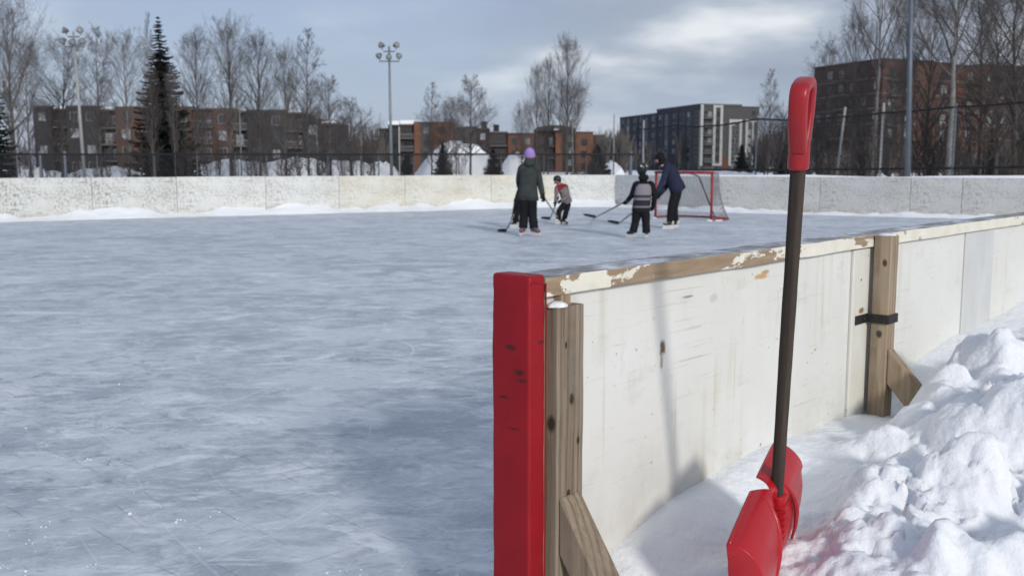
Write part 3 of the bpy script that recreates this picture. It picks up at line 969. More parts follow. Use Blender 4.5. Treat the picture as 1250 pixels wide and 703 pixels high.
# resample the profile evenly
def resample(pts, n):
    L = [0]
    for a, b in zip(pts, pts[1:]): L.append(L[-1] + math.hypot(b[0] - a[0], b[1] - a[1]))
    out = []
    for i in range(n):
        s = L[-1] * i / (n - 1)
        for k in range(len(pts) - 1):
            if s <= L[k + 1] + 1e-9:
                t = (s - L[k]) / (L[k + 1] - L[k])
                out.append((pts[k][0] + (pts[k + 1][0] - pts[k][0]) * t, pts[k][1] + (pts[k + 1][1] - pts[k][1]) * t)); break
    return out, L[-1]
prof, PL = resample(PROF, 27)
NS = 71
NOTCH = .034
CH = .055
def prof_at(t):
    k = max(0.0, t) / PL * (len(prof) - 1); j = min(int(k), len(prof) - 2); f = k - j
    return prof[j][0] + (prof[j + 1][0] - prof[j][0]) * f, prof[j][1] + (prof[j + 1][1] - prof[j][1]) * f
m = MB()
idx = {}
notch_x = .015
for i in range(NS):
    s = -HALF + BW * i / (NS - 1)
    for j in range(len(prof)):
        e_n = abs(s - notch_x)
        t0 = .050 * max(0.0, 1 - e_n / NOTCH) ** .8
        a, p = prof_at(t0 + (PL - t0) * j / (len(prof) - 1))
        # shoulders slope down a little to the corners; a shallow channel runs down the middle
        e = abs(s - notch_x)
        sh = -.010 * (abs(s) / HALF) ** 3
        chan = -CH * math.exp(-(e / .042) ** 2) * sstep(0.0, .06, -p)
        step = -.010 * sstep(.05, .07, s - notch_x) * sstep(.115, .130, PL * j / (len(prof) - 1))
        idx[i, j] = len(m.v)
        # corners rounded at the far top
        m.v.append((s, SGN * (a + chan + step), p + sh))
for i in range(NS - 1):
    s = -HALF + BW * (i + .5) / (NS - 1)
    for j in range(len(prof) - 1):
        t = PL * (j + .5) / (len(prof) - 1)
        # the far wing ends in a rounded corner
        if (HALF - s) < .05 and False: continue
        m.f.append((idx[i, j], idx[i + 1, j], idx[i + 1, j + 1], idx[i, j + 1])); m.mi.append(0)
# cheeks at both ends
for s, sg in ((-HALF, 1), (HALF, -1)):
    ii = 0 if sg == 1 else NS - 1
    ring = [idx[ii, j] for j in range(len(prof))]
    chord = [(.004 + .022 * t, -.35 * t) for t in np.linspace(0.12, .96, 9)]
    prev = None
    cidx = []
    for (a, p) in chord:
        cidx.append(len(m.v)); m.v.append((s - sg * .004, SGN * a, p - .010))
    J = len(prof)
    for q in range(len(chord) - 1):
        j0 = int(round((J - 1) * (q + 0) / (len(chord) - 1))); j1 = int(round((J - 1) * (q + 1) / (len(chord) - 1)))
        for j in range(j0, j1):
            pass
    # triangulate between ring and chord
    a_, b_ = 0, 0
    while a_ < J - 1 or b_ < len(cidx) - 1:
        if b_ == len(cidx) - 1 or (a_ < J - 1 and (a_ + 1) / J <= (b_ + 1) / len(cidx)):
            m.f.append((ring[a_], ring[a_ + 1], cidx[b_])); a_ += 1
        else:
            m.f.append((ring[a_], cidx[b_ + 1], cidx[b_])); b_ += 1
        m.mi.append(0)
bl = m.build('blade', MAT['red_plastic'], shovel, True, fix=True)
md = bl.modifiers.new('thick', 'SOLIDIFY'); md.thickness = .0042; md.offset = 0
md = bl.modifiers.new('bevel', 'BEVEL'); md.width = .0015; md.segments = 2; md.limit_method = 'ANGLE'; md.angle_limit = rad(50)
# raised ribs moulded into the back
def on_blade(s, t):
    k = t / PL * (len(prof) - 1); j = min(int(k), len(prof) - 2); f = k - j
    a = prof[j][0] + (prof[j + 1][0] - prof[j][0]) * f; p = prof[j][1] + (prof[j + 1][1] - prof[j][1]) * f
    e = abs(s - notch_x)
    a += -CH * math.exp(-(e / .042) ** 2) * sstep(0.0, .06, -p)
    return Vector((s, SGN * (a + .001), p - .010 * (abs(s) / HALF) ** 3))
m = MB()
for sd in (-1, 1):
    pts = [on_blade(notch_x + sd * (.052 + .075 * math.sin(t * 1.5) ** 1.2), .035 + .27 * t) for t in np.linspace(0, 1, 22)]
    m.tube(pts, [.0035 + .004 * math.sin(math.pi * t) for t in np.linspace(0, 1, 22)], 8)
m.tube([on_blade(s, .006) for s in np.linspace(-HALF + .004, notch_x - NOTCH - .004, 14)], .0045, 8)
m.tube([on_blade(s, .006) for s in np.linspace(notch_x + NOTCH + .004, HALF - .004, 14)], .0045, 8)
m.build('blade_rib', MAT['red_plastic'], shovel, True)
# socket: half-round sleeve with moulded steps down its side
pz = pb.z
m = MB()
px_ = pb.x
zz = np.linspace(.012, -.175, 18)
m.tube([(px_, py + SGN * (.004 - .03 * (0 if z > -.05 else (z + .05) ** 2 * 20)), pz + z) for z in zz], [.0235 - .004 * (i / 17) for i in range(18)], 20)
for k in range(6):
    z = pz - .018 - k * .021
    m.box(px_ - .030, px_ + .030, min(py, py + SGN * .031), max(py, py + SGN * .031), z - .0035, z + .0035)
m.box(px_ - .007, px_ + .007, py + SGN * .018 - .006, py + SGN * .018 + .008, pz - .16, pz - .005)
so = m.build('socket', MAT['red_plastic'], shovel, True, bevel=.0012, fix=True)
# handle
tipz = (inv @ (PT - O_)); tipz_xy = (tipz.x, tipz.y)
m = MB()
N = 40; L0 = pz - .03; L1 = tipz.z + .02
pts = []; rs = []
for i in range(N):
    t = i / (N - 1); z = L0 + (L1 - L0) * t
    pts.append((px_ + (tipz.x - px_) * max(0, (z - pz)) / (tipz.z - pz) + .0012 * noise1(z * 4, 1), py + (tipz.y - py) * max(0, (z - pz)) / (tipz.z - pz) + .0012 * noise1(z * 4, 7), z))
    rs.append(.0170 + .0009 * noise1(z * 9, 3) + .0012 * t)
m.tube(pts, rs, 16)
m.build('handle', MAT['handle_wood'], shovel, True)
# D grip, its loop in the plane of the blade
gz = tipz.z - .003
gx, gy = tipz.x, tipz.y
m = MB()
# collar
cz = np.linspace(0, .062, 10)
m.tube([(gx, gy, gz + z) for z in cz], [.0240, .0252, .0252, .0250, .0250, .0248, .0248, .0246, .0244, .0235], 20)
m.build('collar', MAT['red_grip'], shovel, True)
def section_loop(path, wid, dep):
    """a moulded loop: rectangular section with a groove in its outer face, swept in the x-z plane"""
    m = MB(); n = 14
    for i, (x, z) in enumerate(path):
        a = Vector(path[max(0, i - 1)]); b = Vector(path[min(len(path) - 1, i + 1)])
        d = (b - a).normalized(); nx = Vector((d.y, -d.x))          # outward
        w_ = wid[i] if hasattr(wid, '__len__') else wid
        d_ = dep[i] if hasattr(dep, '__len__') else dep
        for k in range(n):
            th = 2 * math.pi * k / n
            c_, s_ = math.cos(th), math.sin(th)
            e = .55
            q = math.copysign(abs(c_) ** e, c_) * w_; y = math.copysign(abs(s_) ** e, s_) * d_
            if c_ > .5: q -= w_ * .42 * math.exp(-(y / (d_ * .42)) ** 2)
            p = Vector((x, z)) + nx * q
            m.v.append((gx + p.x, gy + y, gz + p.y))
    for i in range(len(path) - 1):
        for k in range(n):
            a = i * n + k; b = i * n + (k + 1) % n
            m.f.append((a, b, b + n, a + n)); m.mi.append(0)
    m.f.append(tuple(reversed(range(n)))); m.mi.append(0)
    e_ = (len(path) - 1) * n
    m.f.append(tuple(e_ + k for k in range(n))); m.mi.append(0)
    return m
ctrl = [(-.012, .048), (-.020, .066), (-.031, .090), (-.041, .120), (-.046, .155), (-.044, .181), (-.033, .194), (-.012, .198), (.012, .198), (.033, .194), (.044, .181), (.046, .155), (.041, .120), (.031, .090), (.020, .066), (.012, .048)]
def catmull(pts, k=4):
    out = []
    for i in range(len(pts) - 1):
        p0 = Vector(pts[max(0, i - 1)]); p1 = Vector(pts[i]); p2 = Vector(pts[i + 1]); p3 = Vector(pts[min(len(pts) - 1, i + 2)])
        for j in range(k):
            t = j / k
            q = .5 * ((2 * p1) + (-p0 + p2) * t + (2 * p0 - 5 * p1 + 4 * p2 - p3) * t * t + (-p0 + 3 * p1 - 3 * p2 + p3) * t ** 3)
            out.append(tuple(q))
    out.append(tuple(pts[-1]))
    return out
cp = catmull(ctrl)
nn_ = len(cp)
wids = [.0125 + .0035 * abs(math.cos(math.pi * i / (nn_ - 1))) for i in range(nn_)]
deps = [.0215 - .001 * abs(math.cos(math.pi * i / (nn_ - 1))) for i in range(nn_)]
gm = section_loop(cp, wids, deps)
g_ = gm.build('grip', MAT['red_grip'], shovel, True, fix=True)

# ------------------------------------------------------------------ hockey goal
GL = ground(800, 266.3); GR = ground(868, 269.7)
gd = Vector((GR.x - GL.x, GR.y - GL.y)); GWID = gd.length; gd.normalize()
goal = thing('hockey_goal', 'red framed hockey goal with a grey net in front of the end boards', 'hockey goal', (GL.x, GL.y, 0), math.atan2(gd.y, gd.x))
GH = 1.235
rb = .034
m = MB(); m.tube([(0, 0, 0), (0, 0, GH)], rb, 10); m.build('post', MAT['goal_red'], goal, True)
m = MB(); m.tube([(GWID, 0, 0), (GWID, 0, GH)], rb, 10); m.build('post', MAT['goal_red'], goal, True)
m = MB(); m.tube([(-rb, 0, GH), (GWID + rb, 0, GH)], rb, 10); m.build('crossbar', MAT['goal_red'], goal, True)
DB = 1.08
arc = [(0, 0), (-.07, .40), (.02, .78), (.30, 1.0), (GWID / 2, DB), (GWID - .30, 1.0), (GWID - .02, .78), (GWID + .07, .40), (GWID, 0)]
arc = catmull(arc, 5)
m = MB(); m.tube([(x, y, .03) for x, y in arc], .025, 8); m.build('base_bar', MAT['goal_red'], goal, True)
m = MB(); m.tube([(GWID * .62, 0.0, GH - .02), (GWID * .62, .36, GH - .1), (GWID * .64, DB - .02, .04)], .018, 8); m.build('back_bar', plain('goal_bar_dark_red', (.11, .03, .035), .5), goal, True)
# net: cord lines on the hanging surface
def net_pt(s, t):
    k = s * (len(arc) - 1); i = min(int(k), len(arc) - 2); f = k - i
    bx = arc[i][0] + (arc[i + 1][0] - arc[i][0]) * f; by = arc[i][1] + (arc[i + 1][1] - arc[i][1]) * f
    tx = bx; ty = by * .36
    y = ty + (by - ty) * (t ** 1.8)
    return Vector((tx, y, GH * (1 - t) + .03 * t - .03 * math.sin(math.pi * t) * (by / DB)))
m = MB()
for i in range(53):
    s = i / 52
    m.tube([net_pt(s, t) for t in np.linspace(0, 1, 9)], .0042, 3, False)
for j in range(26):
    t = j / 25
    m.tube([net_pt(s, t) for s in np.linspace(0, 1, 33)], .0042, 3, False)
for j in range(6):
    k = j / 5
    m.tube([(arc_[0], arc_[1] * .36 * k, GH - .012) for arc_ in arc], .0042, 3, False)
for i in range(0, len(arc), 1):
    m.tube([(arc[i][0], 0, GH - .012), (arc[i][0], arc[i][1] * .36, GH - .012)], .0042, 3, False)
m.build('net', MAT['goal_net'], goal)
m = MB()
for x, y, r in ((GWID - .02, -.05, .07), (GWID + .12, .1, .06), (.0, -.04, .05), (GWID + .05, .3, .06)):
    m.ball((x, y, 0), r, 10, 6, (1.5, 1, .5))
so_ = m.build('snow_clump', MAT['snow'], None, True); so_.location = goal.location; so_.rotation_euler = goal.rotation_euler
tag(so_, 'clumps of white snow round the foot of the red goal', 'snow', None, 'stuff')

# ------------------------------------------------------------------ people
def skin_mesh(name, pts, edges, sub=2, root=0, mats=None):
    """a continuous body grown round joints: pts = {key: (position, radius)}"""
    keys = list(pts)
    me = bpy.data.meshes.new(name)
    me.from_pydata([tuple(pts[k][0]) for k in keys], [(keys.index(a), keys.index(b)) for a, b in edges], [])
    def mods(o):
        o.modifiers.new('skin', 'SKIN')
        for i, k in enumerate(keys):
            r = pts[k][1]
            o.data.skin_vertices[0].data[i].radius = r if hasattr(r, '__len__') else (r, r)
            o.data.skin_vertices[0].data[i].use_root = (i == root)
        s = o.modifiers.new('sub', 'SUBSURF'); s.levels = sub; s.render_levels = sub
    out = evaluated(me, mods, name)
    out.materials.clear()
    for mm in (mats if isinstance(mats, list) else [mats]):
        out.materials.append(mm)
    out.polygons.foreach_set('use_smooth', [True] * len(out.polygons))
    return out

def chain(prefix, pts):
    d = {}; e = []
    for i, (p, r) in enumerate(pts):
        d[f'{prefix}{i}'] = (Vector(p), r)
        if i: e.append((f'{prefix}{i-1}', f'{prefix}{i}'))
    return d, e

def person(label, base, J, look, mats, S=1.0, face=True, hair=None, hood=False, long_coat=0.0, group=None, jacket_r=.145, head_gear='beanie', trousers_wide=1.0):
    """J: joint name -> local position; look: direction the face points (local)"""
    root = thing('person', label, 'person', base, 0, group)
    V = {k: Vector(v) for k, v in J.items()}
    look = Vector(look).normalized()
    mid = lambda a, b, t: V[a].lerp(V[b], t)
    B = {'pelvis': (V['hip'], .085 * S), 'belly': (mid('hip', 'chest', .5), .075 * S), 'chest': (V['chest'], .085 * S),
         'neck': (V['neck'], .055 * S), 'jaw': (V['head'] - Vector((0, 0, .05 * S)) + look * .015 * S, .072 * S),
         'head': (V['head'] + Vector((0, 0, .025 * S)), .092 * S), 'crown': (V['head'] + Vector((0, 0, .075 * S)), .075 * S),
         'nose': (V['head'] + look * .098 * S - Vector((0, 0, .01 * S)), .017 * S)}
    E = [('pelvis', 'belly'), ('belly', 'chest'), ('chest', 'neck'), ('neck', 'jaw'), ('jaw', 'head'), ('head', 'crown'), ('head', 'nose')]
    for sd in 'LR':
        B['sh' + sd] = (V['sh' + sd], .046 * S); B['el' + sd] = (V['el' + sd], .036 * S); B['wr' + sd] = (V['wr' + sd], .032 * S)
        E += [('chest', 'sh' + sd), ('sh' + sd, 'el' + sd), ('el' + sd, 'wr' + sd)]
        B['th' + sd] = (V['hip'].lerp(V['kn' + sd], .18) + (V['kn' + sd] - V['hip']) * 0, .088 * S)
        B['th' + sd] = (V['th' + sd], .066 * S); B['kn' + sd] = (V['kn' + sd], .050 * S); B['an' + sd] = (V['an' + sd], .036 * S)
        E += [('pelvis', 'th' + sd), ('th' + sd, 'kn' + sd), ('kn' + sd, 'an' + sd)]
    link('body', skin_mesh('body', B, E, 2, 0, MAT['skin']), root)
    # clothes: each garment is lofted over the same joints
    side = (V['shR'] - V['shL'])
    side = side.normalized() if side.length > .01 else Vector((1, 0, 0))
    def ring(m, c, ax, s_, hw, hd, n=18):
        t_ = ax.cross(s_).normalized(); s2 = t_.cross(ax).normalized()
        for k in range(n):
            a = 2 * math.pi * k / n
            wob = 1 + .035 * noise1(c.z * 9 + k, c.x * 5, hw * 30)
            m.v.append(tuple(c + s2 * (math.cos(a) * hw * wob) + t_ * (math.sin(a) * hd * wob)))
    def loft(m, rings, n=18):
        b = len(m.v)
        for r_ in rings: ring(m, *r_, n)
        for i in range(len(rings) - 1):
            for k in range(n):
                a_ = b + i * n + k; c_ = b + i * n + (k + 1) % n
                m.f.append((a_, c_, c_ + n, a_ + n)); m.mi.append(0)
        m.f.append(tuple(b + k for k in reversed(range(n)))); m.mi.append(0)
        e_ = b + (len(rings) - 1) * n
        m.f.append(tuple(e_ + k for k in range(n))); m.mi.append(0)
    def limb(m, pts, rads, n=12):
        pts = [Vector(p) for p in pts]
        P_ = []; R_ = []
        for i in range(len(pts) - 1):
            for j_ in range(5):
                t = j_ / 5
                p0 = pts[max(0, i - 1)]; p1 = pts[i]; p2 = pts[i + 1]; p3 = pts[min(len(pts) - 1, i + 2)]
                P_.append(.5 * ((2 * p1) + (-p0 + p2) * t + (2 * p0 - 5 * p1 + 4 * p2 - p3) * t * t + (-p0 + 3 * p1 - 3 * p2 + p3) * t ** 3))
                R_.append((rads[i] + (rads[i + 1] - rads[i]) * t) * (1 + .06 * noise1(i * 3 + j_, rads[i] * 50)))
        P_.append(pts[-1]); R_.append(rads[-1])
        m.tube(P_, R_, n)
    up_ = (V['chest'] - V['hip']).normalized()
    hs = (V['thR'] - V['thL']); hs = hs.normalized() if hs.length > .01 else side
    shw = (V['shR'] - V['shL']).length / 2
    j = jacket_r / .145 * S
    m = MB()
    hemc = V['hip'] - up_ * (.04 + long_coat) * S
    nk = (V['neck'] - V['chest']).normalized()
    sm = (V['shL'] + V['shR']) / 2
    loft(m, [(hemc, up_, hs, .190 * j * (1.13 if long_coat > .05 else 1), .140 * j * (1.1 if long_coat > .05 else 1)), (V['hip'] + up_ * .03 * S, up_, hs, .186 * j, .138 * j),
             (mid('hip', 'chest', .5), up_, side, .170 * j, .128 * j), (V['chest'], up_, side, .182 * j, .135 * j),
             (sm - nk * .015 * S, nk, side, max(.13 * S, shw * 1.0), .105 * j), (sm + nk * .035 * S, nk, side, max(.09 * S, shw * .62), .088 * S), (V['neck'], nk, side, .074 * S, .074 * S), (V['neck'] + nk * .035 * S, nk, side, .068 * S, .068 * S)])
    for sd in 'LR':
        limb(m, [V['sh' + sd].lerp(sm, .35), V['sh' + sd], V['el' + sd], V['wr' + sd].lerp(V['el' + sd], .04)], [.080 * S, .082 * S, .064 * S, .050 * S])
    if hood:
        c = V['neck'] - look * .055 * S; m.ball(c, .11 * S, 14, 9, (1.1, .85, .80))
    m.build('jacket', mats['jacket'], root, True, fix=True)
    w = trousers_wide
    m = MB()
    cr = (V['thL'] + V['thR']) / 2
    loft(m, [(cr + (V['hip'] - cr) * .05 - Vector((0, 0, .03 * S)), up_, hs, .150 * S * w ** .5, .115 * S), (V['hip'], up_, hs, .158 * S, .118 * S), (V['hip'] + up_ * .12 * S, up_, hs, .145 * S, .112 * S)])
    for sd in 'LR':
        limb(m, [V['hip'].lerp(V['th' + sd], .45), V['th' + sd], V['kn' + sd], V['an' + sd].lerp(V['kn' + sd], .05)], [.092 * S * w, .098 * S * w, .078 * S * w, .078 * S * w])
    m.build('trousers', mats['trousers'], root, True, fix=True)
    # gloves: palm, four bent fingers and a thumb closing on the stick
    for sd in 'LR':
        w0 = V['wr' + sd]; d = (w0 - V['el' + sd]).normalized(); sx = d.orthogonal().normalized(); sy = d.cross(sx)
        G = {'w': (w0 - d * .045 * S, .046 * S), 'p': (w0 + d * .045 * S, .048 * S), 'k': (w0 + d * .085 * S, .044 * S)}; GE = [('w', 'p'), ('p', 'k')]
        for q, (off, ln) in enumerate(((-.030, .050), (-.010, .058), (.011, .054), (.031, .044))):
            a = w0 + d * .085 * S + sx * off * S
            G[f'f{q}'] = (a + d * ln * .5 * S, .0125 * S); G[f'g{q}'] = (a + d * ln * .72 * S + sy * .03 * S, .011 * S); G[f'h{q}'] = (a + d * ln * .4 * S + sy * .052 * S, .010 * S)
            GE += [('k', f'f{q}'), (f'f{q}', f'g{q}'), (f'g{q}', f'h{q}')]
        G['t'] = (w0 + d * .04 * S + sx * .052 * S + sy * .02 * S, .014 * S); G['u'] = (w0 + d * .075 * S + sx * .050 * S + sy * .045 * S, .012 * S)
        GE += [('p', 't'), ('t', 'u')]
        link('glove', skin_mesh('glove', G, GE, 1, 0, mats['gloves']), root)
    # skates
    for sd in 'LR':
        a = V['an' + sd]; f = Vector(V.get('toe' + sd, look)); f.z = 0; f.normalize()
        z0 = .075
        c = Vector((a.x, a.y, 0))
        K = {'a': (c + Vector((0, 0, max(a.z, .20 * S))), .052 * S), 'b': (c + Vector((0, 0, z0 + .055)), .050 * S), 'h': (c - f * .045 * S + Vector((0, 0, z0 + .035)), .038 * S),
             'm': (c + f * .09 * S + Vector((0, 0, z0 + .040)), .042 * S), 't': (c + f * .165 * S + Vector((0, 0, z0 + .032)), .034 * S)}
        bo = link('skate', skin_mesh('skate', K, [('b', 'a'), ('b', 'h'), ('b', 'm'), ('m', 't')], 2, 1, mats['boot']), root)
        m = MB(); m.beam(c - f * .085 * S + Vector((0, 0, .011)), c + f * .185 * S + Vector((0, 0, .011)), .006, .022)
        m.build('blade', MAT['blade_steel'], bo)
        m = MB(); m.beam(c - f * .075 * S + Vector((0, 0, .05)), c + f * .175 * S + Vector((0, 0, .05)), .03 * S, .036)
        m.build('blade_holder', mats.get('holder', MAT['boot_white']), bo, bevel=.008)
        if 'lace' in mats:
            m = MB(); q = c + f * .055 * S + Vector((0, 0, z0 + .075))
            sv = Vector((-f.y, f.x, 0))
            for k in range(5):
                o = q + f * .018 * k * S - Vector((0, 0, .004 * k))
                m.tube([o - sv * .04 * S - Vector((0, 0, .012)), o + Vector((0, 0, .012)), o + sv * .04 * S - Vector((0, 0, .012))], .010, 6)
            m.ball(c - f * .05 * S + Vector((0, 0, z0 + .06)), .045 * S, 8, 6, (.9, .9, 1.2))
            m.build('lacing', mats['lace'], bo, True)
    hc = V['head'] + Vector((0, 0, .03 * S)); q = look
    if face:
        m = MB(); sv = Vector((-q.y, q.x, 0)).normalized()
        for s in (-1, 1):
            m.ball(hc + q * .086 * S + sv * .032 * S * s - Vector((0, 0, .012 * S)), .011 * S, 8, 6)
        m.build('eyes', MAT['eye'], root, True)
        m = MB(); m.ball(hc + q * .086 * S - Vector((0, 0, .085 * S)), .017 * S, 8, 6, (1.3, 1.3, .4)); m.build('mouth', plain('lips', (.35, .13, .11)), root, True)
    if hair:
        m = MB(); m.ball(hc - q * .02 * S - Vector((0, 0, .05 * S)), .10 * S, 14, 10, (1, 1, 1.15)); m.ball(hc - q * .06 * S - Vector((0, 0, .13 * S)), .06 * S, 12, 8, (1.2, .8, 1.3))
        m.build('hair', hair, root, True)
    if head_gear == 'beanie':
        m = MB(); n = 18; rows = [(-.035, 1.10), (-.01, 1.13), (.015, 1.10), (.05, 1.04), (.085, .92), (.115, .70), (.138, .40), (.150, .12)]
        for (z, k) in rows:
            for a in range(n):
                th = 2 * math.pi * a / n
                rr = .1 * S * k * (1 + .03 * math.sin(a * 5))
                c = hc - q * (.012 + z * .15) * S
                m.v.append((c.x + rr * math.cos(th), c.y + rr * math.sin(th), c.z + z * S + (.018 * S * q.dot(Vector((math.cos(th), math.sin(th), 0))) if z < .02 else 0)))
        for r_ in range(len(rows) - 1):
            for a in range(n):
                i0 = r_ * n + a; i1 = r_ * n + (a + 1) % n
                m.f.append((i0, i1, i1 + n, i0 + n)); m.mi.append(0)
        m.f.append(tuple((len(rows) - 1) * n + a for a in range(n))); m.mi.append(0)
        m.build('beanie', mats['hat'], root, True)
    elif head_gear == 'helmet':
        m = MB(); n = 20
        rows = [(-.075, .98), (-.04, 1.12), (.0, 1.20), (.04, 1.20), (.08, 1.10), (.115, .86), (.138, .52), (.148, .15)]
        for (z, k) in rows:
            for a in range(n):
                th = 2 * math.pi * a / n; dirv = Vector((math.cos(th), math.sin(th), 0))
                fr = max(0, dirv.dot(q))
                zz_ = z + (.075 * fr if z < -.02 else 0)
                rr = .108 * S * k * (1 + .05 * abs(dirv.dot(q)))
                c = hc + Vector((0, 0, 0))
                m.v.append((c.x + rr * dirv.x, c.y + rr * dirv.y, c.z + zz_ * S))
        for r_ in range(len(rows) - 1):
            for a in range(n):
                i0 = r_ * n + a; i1 = r_ * n + (a + 1) % n
                m.f.append((i0, i1, i1 + n, i0 + n)); m.mi.append(0)
        m.f.append(tuple((len(rows) - 1) * n + a for a in range(n))); m.mi.append(0)
        he = m.build('helmet', mats['hat'], root, True)
        if 'marks' in mats:
            m = MB(); sv = Vector((-q.y, q.x, 0)).normalized()
            for s, r in ((.055, .024), (-.07, .018)):
                m.ball(hc - q * .105 * S + sv * s * S + Vector((0, 0, .065 * S)), r * S, 10, 7)
            m.build('helmet_marks', mats['marks'], he, True)
        if face:
            m = MB(); sv = Vector((-q.y, q.x, 0)).normalized()
            for k in range(5):
                z = -.02 - .025 * k
                m.tube([hc + sv * .10 * S + Vector((0, 0, z * S)), hc + q * .125 * S + sv * .05 * S + Vector((0, 0, z * S)), hc + q * .125 * S - sv * .05 * S + Vector((0, 0, z * S)), hc - sv * .10 * S + Vector((0, 0, z * S))], .003, 5)
            m.build('cage', MAT['black_iron'], he, True)
    return root

def local(px, py, base, dy):
    p = at(px, py, base.y + dy)
    return p - Vector((base.x, base.y, 0))

def JJ(base, d):
    return {k: (local(v[0], v[1], base, v[2]) if k[:3] != 'toe' else Vector(v)) for k, v in d.items()}

def stick(label, top, heel, toe, group='hockey sticks'):
    """a straight shaft from the hand down to the heel and a curved blade on the ice"""
    root = thing('hockey_stick', label, 'hockey stick', (heel.x, heel.y, 0), 0, group)
    o = Vector((heel.x, heel.y, 0))
    m = MB(); m.beam(top - o, heel - o + Vector((0, 0, .03)), .022, .032); m.build('shaft', MAT['stick_shaft'], root, bevel=.004)
    d = toe - heel; d.z = 0
    s = Vector((-d.y, d.x, 0)).normalized()
    m = MB(); n = 8
    for i in range(n + 1):
        t = i / n
        c = d * t + s * (.05 * t * t)
        h = .075 * (1 - .15 * t) * (1 if t < .85 else .8)
        for y, z in ((-.009, .008), (.009, .008), (.009, .008 + h), (-.009, .008 + h)):
            m.v.append(tuple(c + s * y + Vector((0, 0, z + (.02 * t * t)))))
    for i in range(n):
        a = i * 4; c = a + 4
        for j in range(4):
            jj = (j + 1) % 4
            m.f.append((a + j, a + jj, c + jj, c + j)); m.mi.append(0)
    m.f.append((3, 2, 1, 0)); m.mi.append(0); e_ = n * 4; m.f.append((e_, e_ + 1, e_ + 2, e_ + 3)); m.mi.append(0)
    m.build('blade', MAT['stick_black'], root, bevel=.003, fix=True)
    top2 = top - o
    dd = (top2 - (heel - o)).normalized()
    m = MB(); m.beam(top2 - dd * .18, top2 + dd * .02, .03, .038); m.build('grip_tape', MAT['stick_black'], root, bevel=.005)
    return root

# the woman in the purple beanie
b1 = ground(644, 288.5)
w = JJ(b1, dict(hip=(644.5, 236, .02), chest=(645.5, 212, .02), neck=(646.5, 199, .02), head=(646.8, 191.5, .04),
    shL=(637, 206, .02), shR=(655, 206, .02), elL=(633.5, 222, .22), elR=(659.5, 225, .05), wrL=(638, 238, .42), wrR=(662.5, 238.5, -.06),
    thL=(640, 244, .0), thR=(649, 244, .0), knL=(639.5, 262, .06), knR=(650, 262, .04), anL=(638.5, 279, .02), anR=(652, 279.5, -.03)))
w['toeL'] = Vector((-.25, -.6, 0)); w['toeR'] = Vector((.55, -.5, 0))
person('skater in purple beanie and long charcoal jacket holding a stick, seen from behind', b1, w, (.15, 1, 0),
       dict(jacket=MAT['jacket_grey'], trousers=MAT['cloth_black'], gloves=MAT['cloth_black'], boot=MAT['boot_grey'], hat=MAT['beanie_purple'], lace=MAT['lace_red']),
       1.0, face=True, hair=MAT['hair'], hood=True, long_coat=.10, jacket_r=.150, trousers_wide=1.18)
wr = at(662.8, 239.5, b1.y - .06)
stick('hockey stick in the right hand of the skater in the purple beanie', wr + (wr - ground(686, 272.5)).normalized() * .06, ground(684.5, 272), ground(690.5, 275))
# child almost hidden behind her
b2 = ground(630, 279)
c2 = JJ(b2, dict(hip=(634, 246, .1), chest=(640, 229, .05), neck=(644, 222, 0), head=(646.5, 216, -.02), shL=(636, 228, .0), shR=(645, 229, .1),
    elL=(630.5, 243, -.05), elR=(642, 241, .0), wrL=(626.8, 264, -.1), wrR=(634, 250, -.15),
    thL=(632, 250, .1), thR=(638, 250, .12), knL=(630, 261, .1), knR=(639, 262, .15), anL=(629.5, 272, .1), anR=(640, 273, .15)))
c2['toeL'] = Vector((-1, -.2, 0)); c2['toeR'] = Vector((-1, -.1, 0))
person('child in black crouching almost hidden behind the skater in the purple beanie', b2, c2, (-.8, -.4, -.2),
       dict(jacket=MAT['cloth_black'], trousers=MAT['cloth_black'], gloves=MAT['cloth_black'], boot=MAT['boot_black'], hat=MAT['helmet_dark']), .72, head_gear='helmet', trousers_wide=1.25)
h2 = at(626.5, 265, b2.y - .1)
stick('hockey stick low on the ice left of the skater in the purple beanie', h2 + Vector((.04, .02, .10)), ground(617.5, 283.8), ground(605.5, 284.5))
# the child in red and grey, bending over
b3 = ground(684.5, 274.5)
c3 = JJ(b3, dict(hip=(692.0, 246, .05), chest=(687.2, 231.5, -.05), neck=(683.2, 225.5, -.1), head=(680.3, 221, -.14), shL=(679.6, 231, -.18), shR=(690.5, 228, .04),
    elL=(679, 239, -.22), elR=(693, 239, -.05), wrL=(678, 247, -.28), wrR=(684, 245.5, -.28),
    thL=(688.5, 250, .0), thR=(693, 250, .06), knL=(682.5, 258, -.10), knR=(691, 259, .0), anL=(682, 268, -.04), anR=(688.5, 269, .06)))
c3['toeL'] = Vector((-.6, -.7, 0)); c3['toeR'] = Vector((.6, -.6, 0))
p3 = person('child in dark helmet and red and grey jersey bending over a stick', b3, c3, (-.6, -.75, -.15),
       dict(jacket=MAT['jersey_grey'], trousers=MAT['cloth_black'], gloves=MAT['cloth_black'], boot=MAT['boot_white'], hat=MAT['helmet_dark']), .74, head_gear='helmet', trousers_wide=1.1)
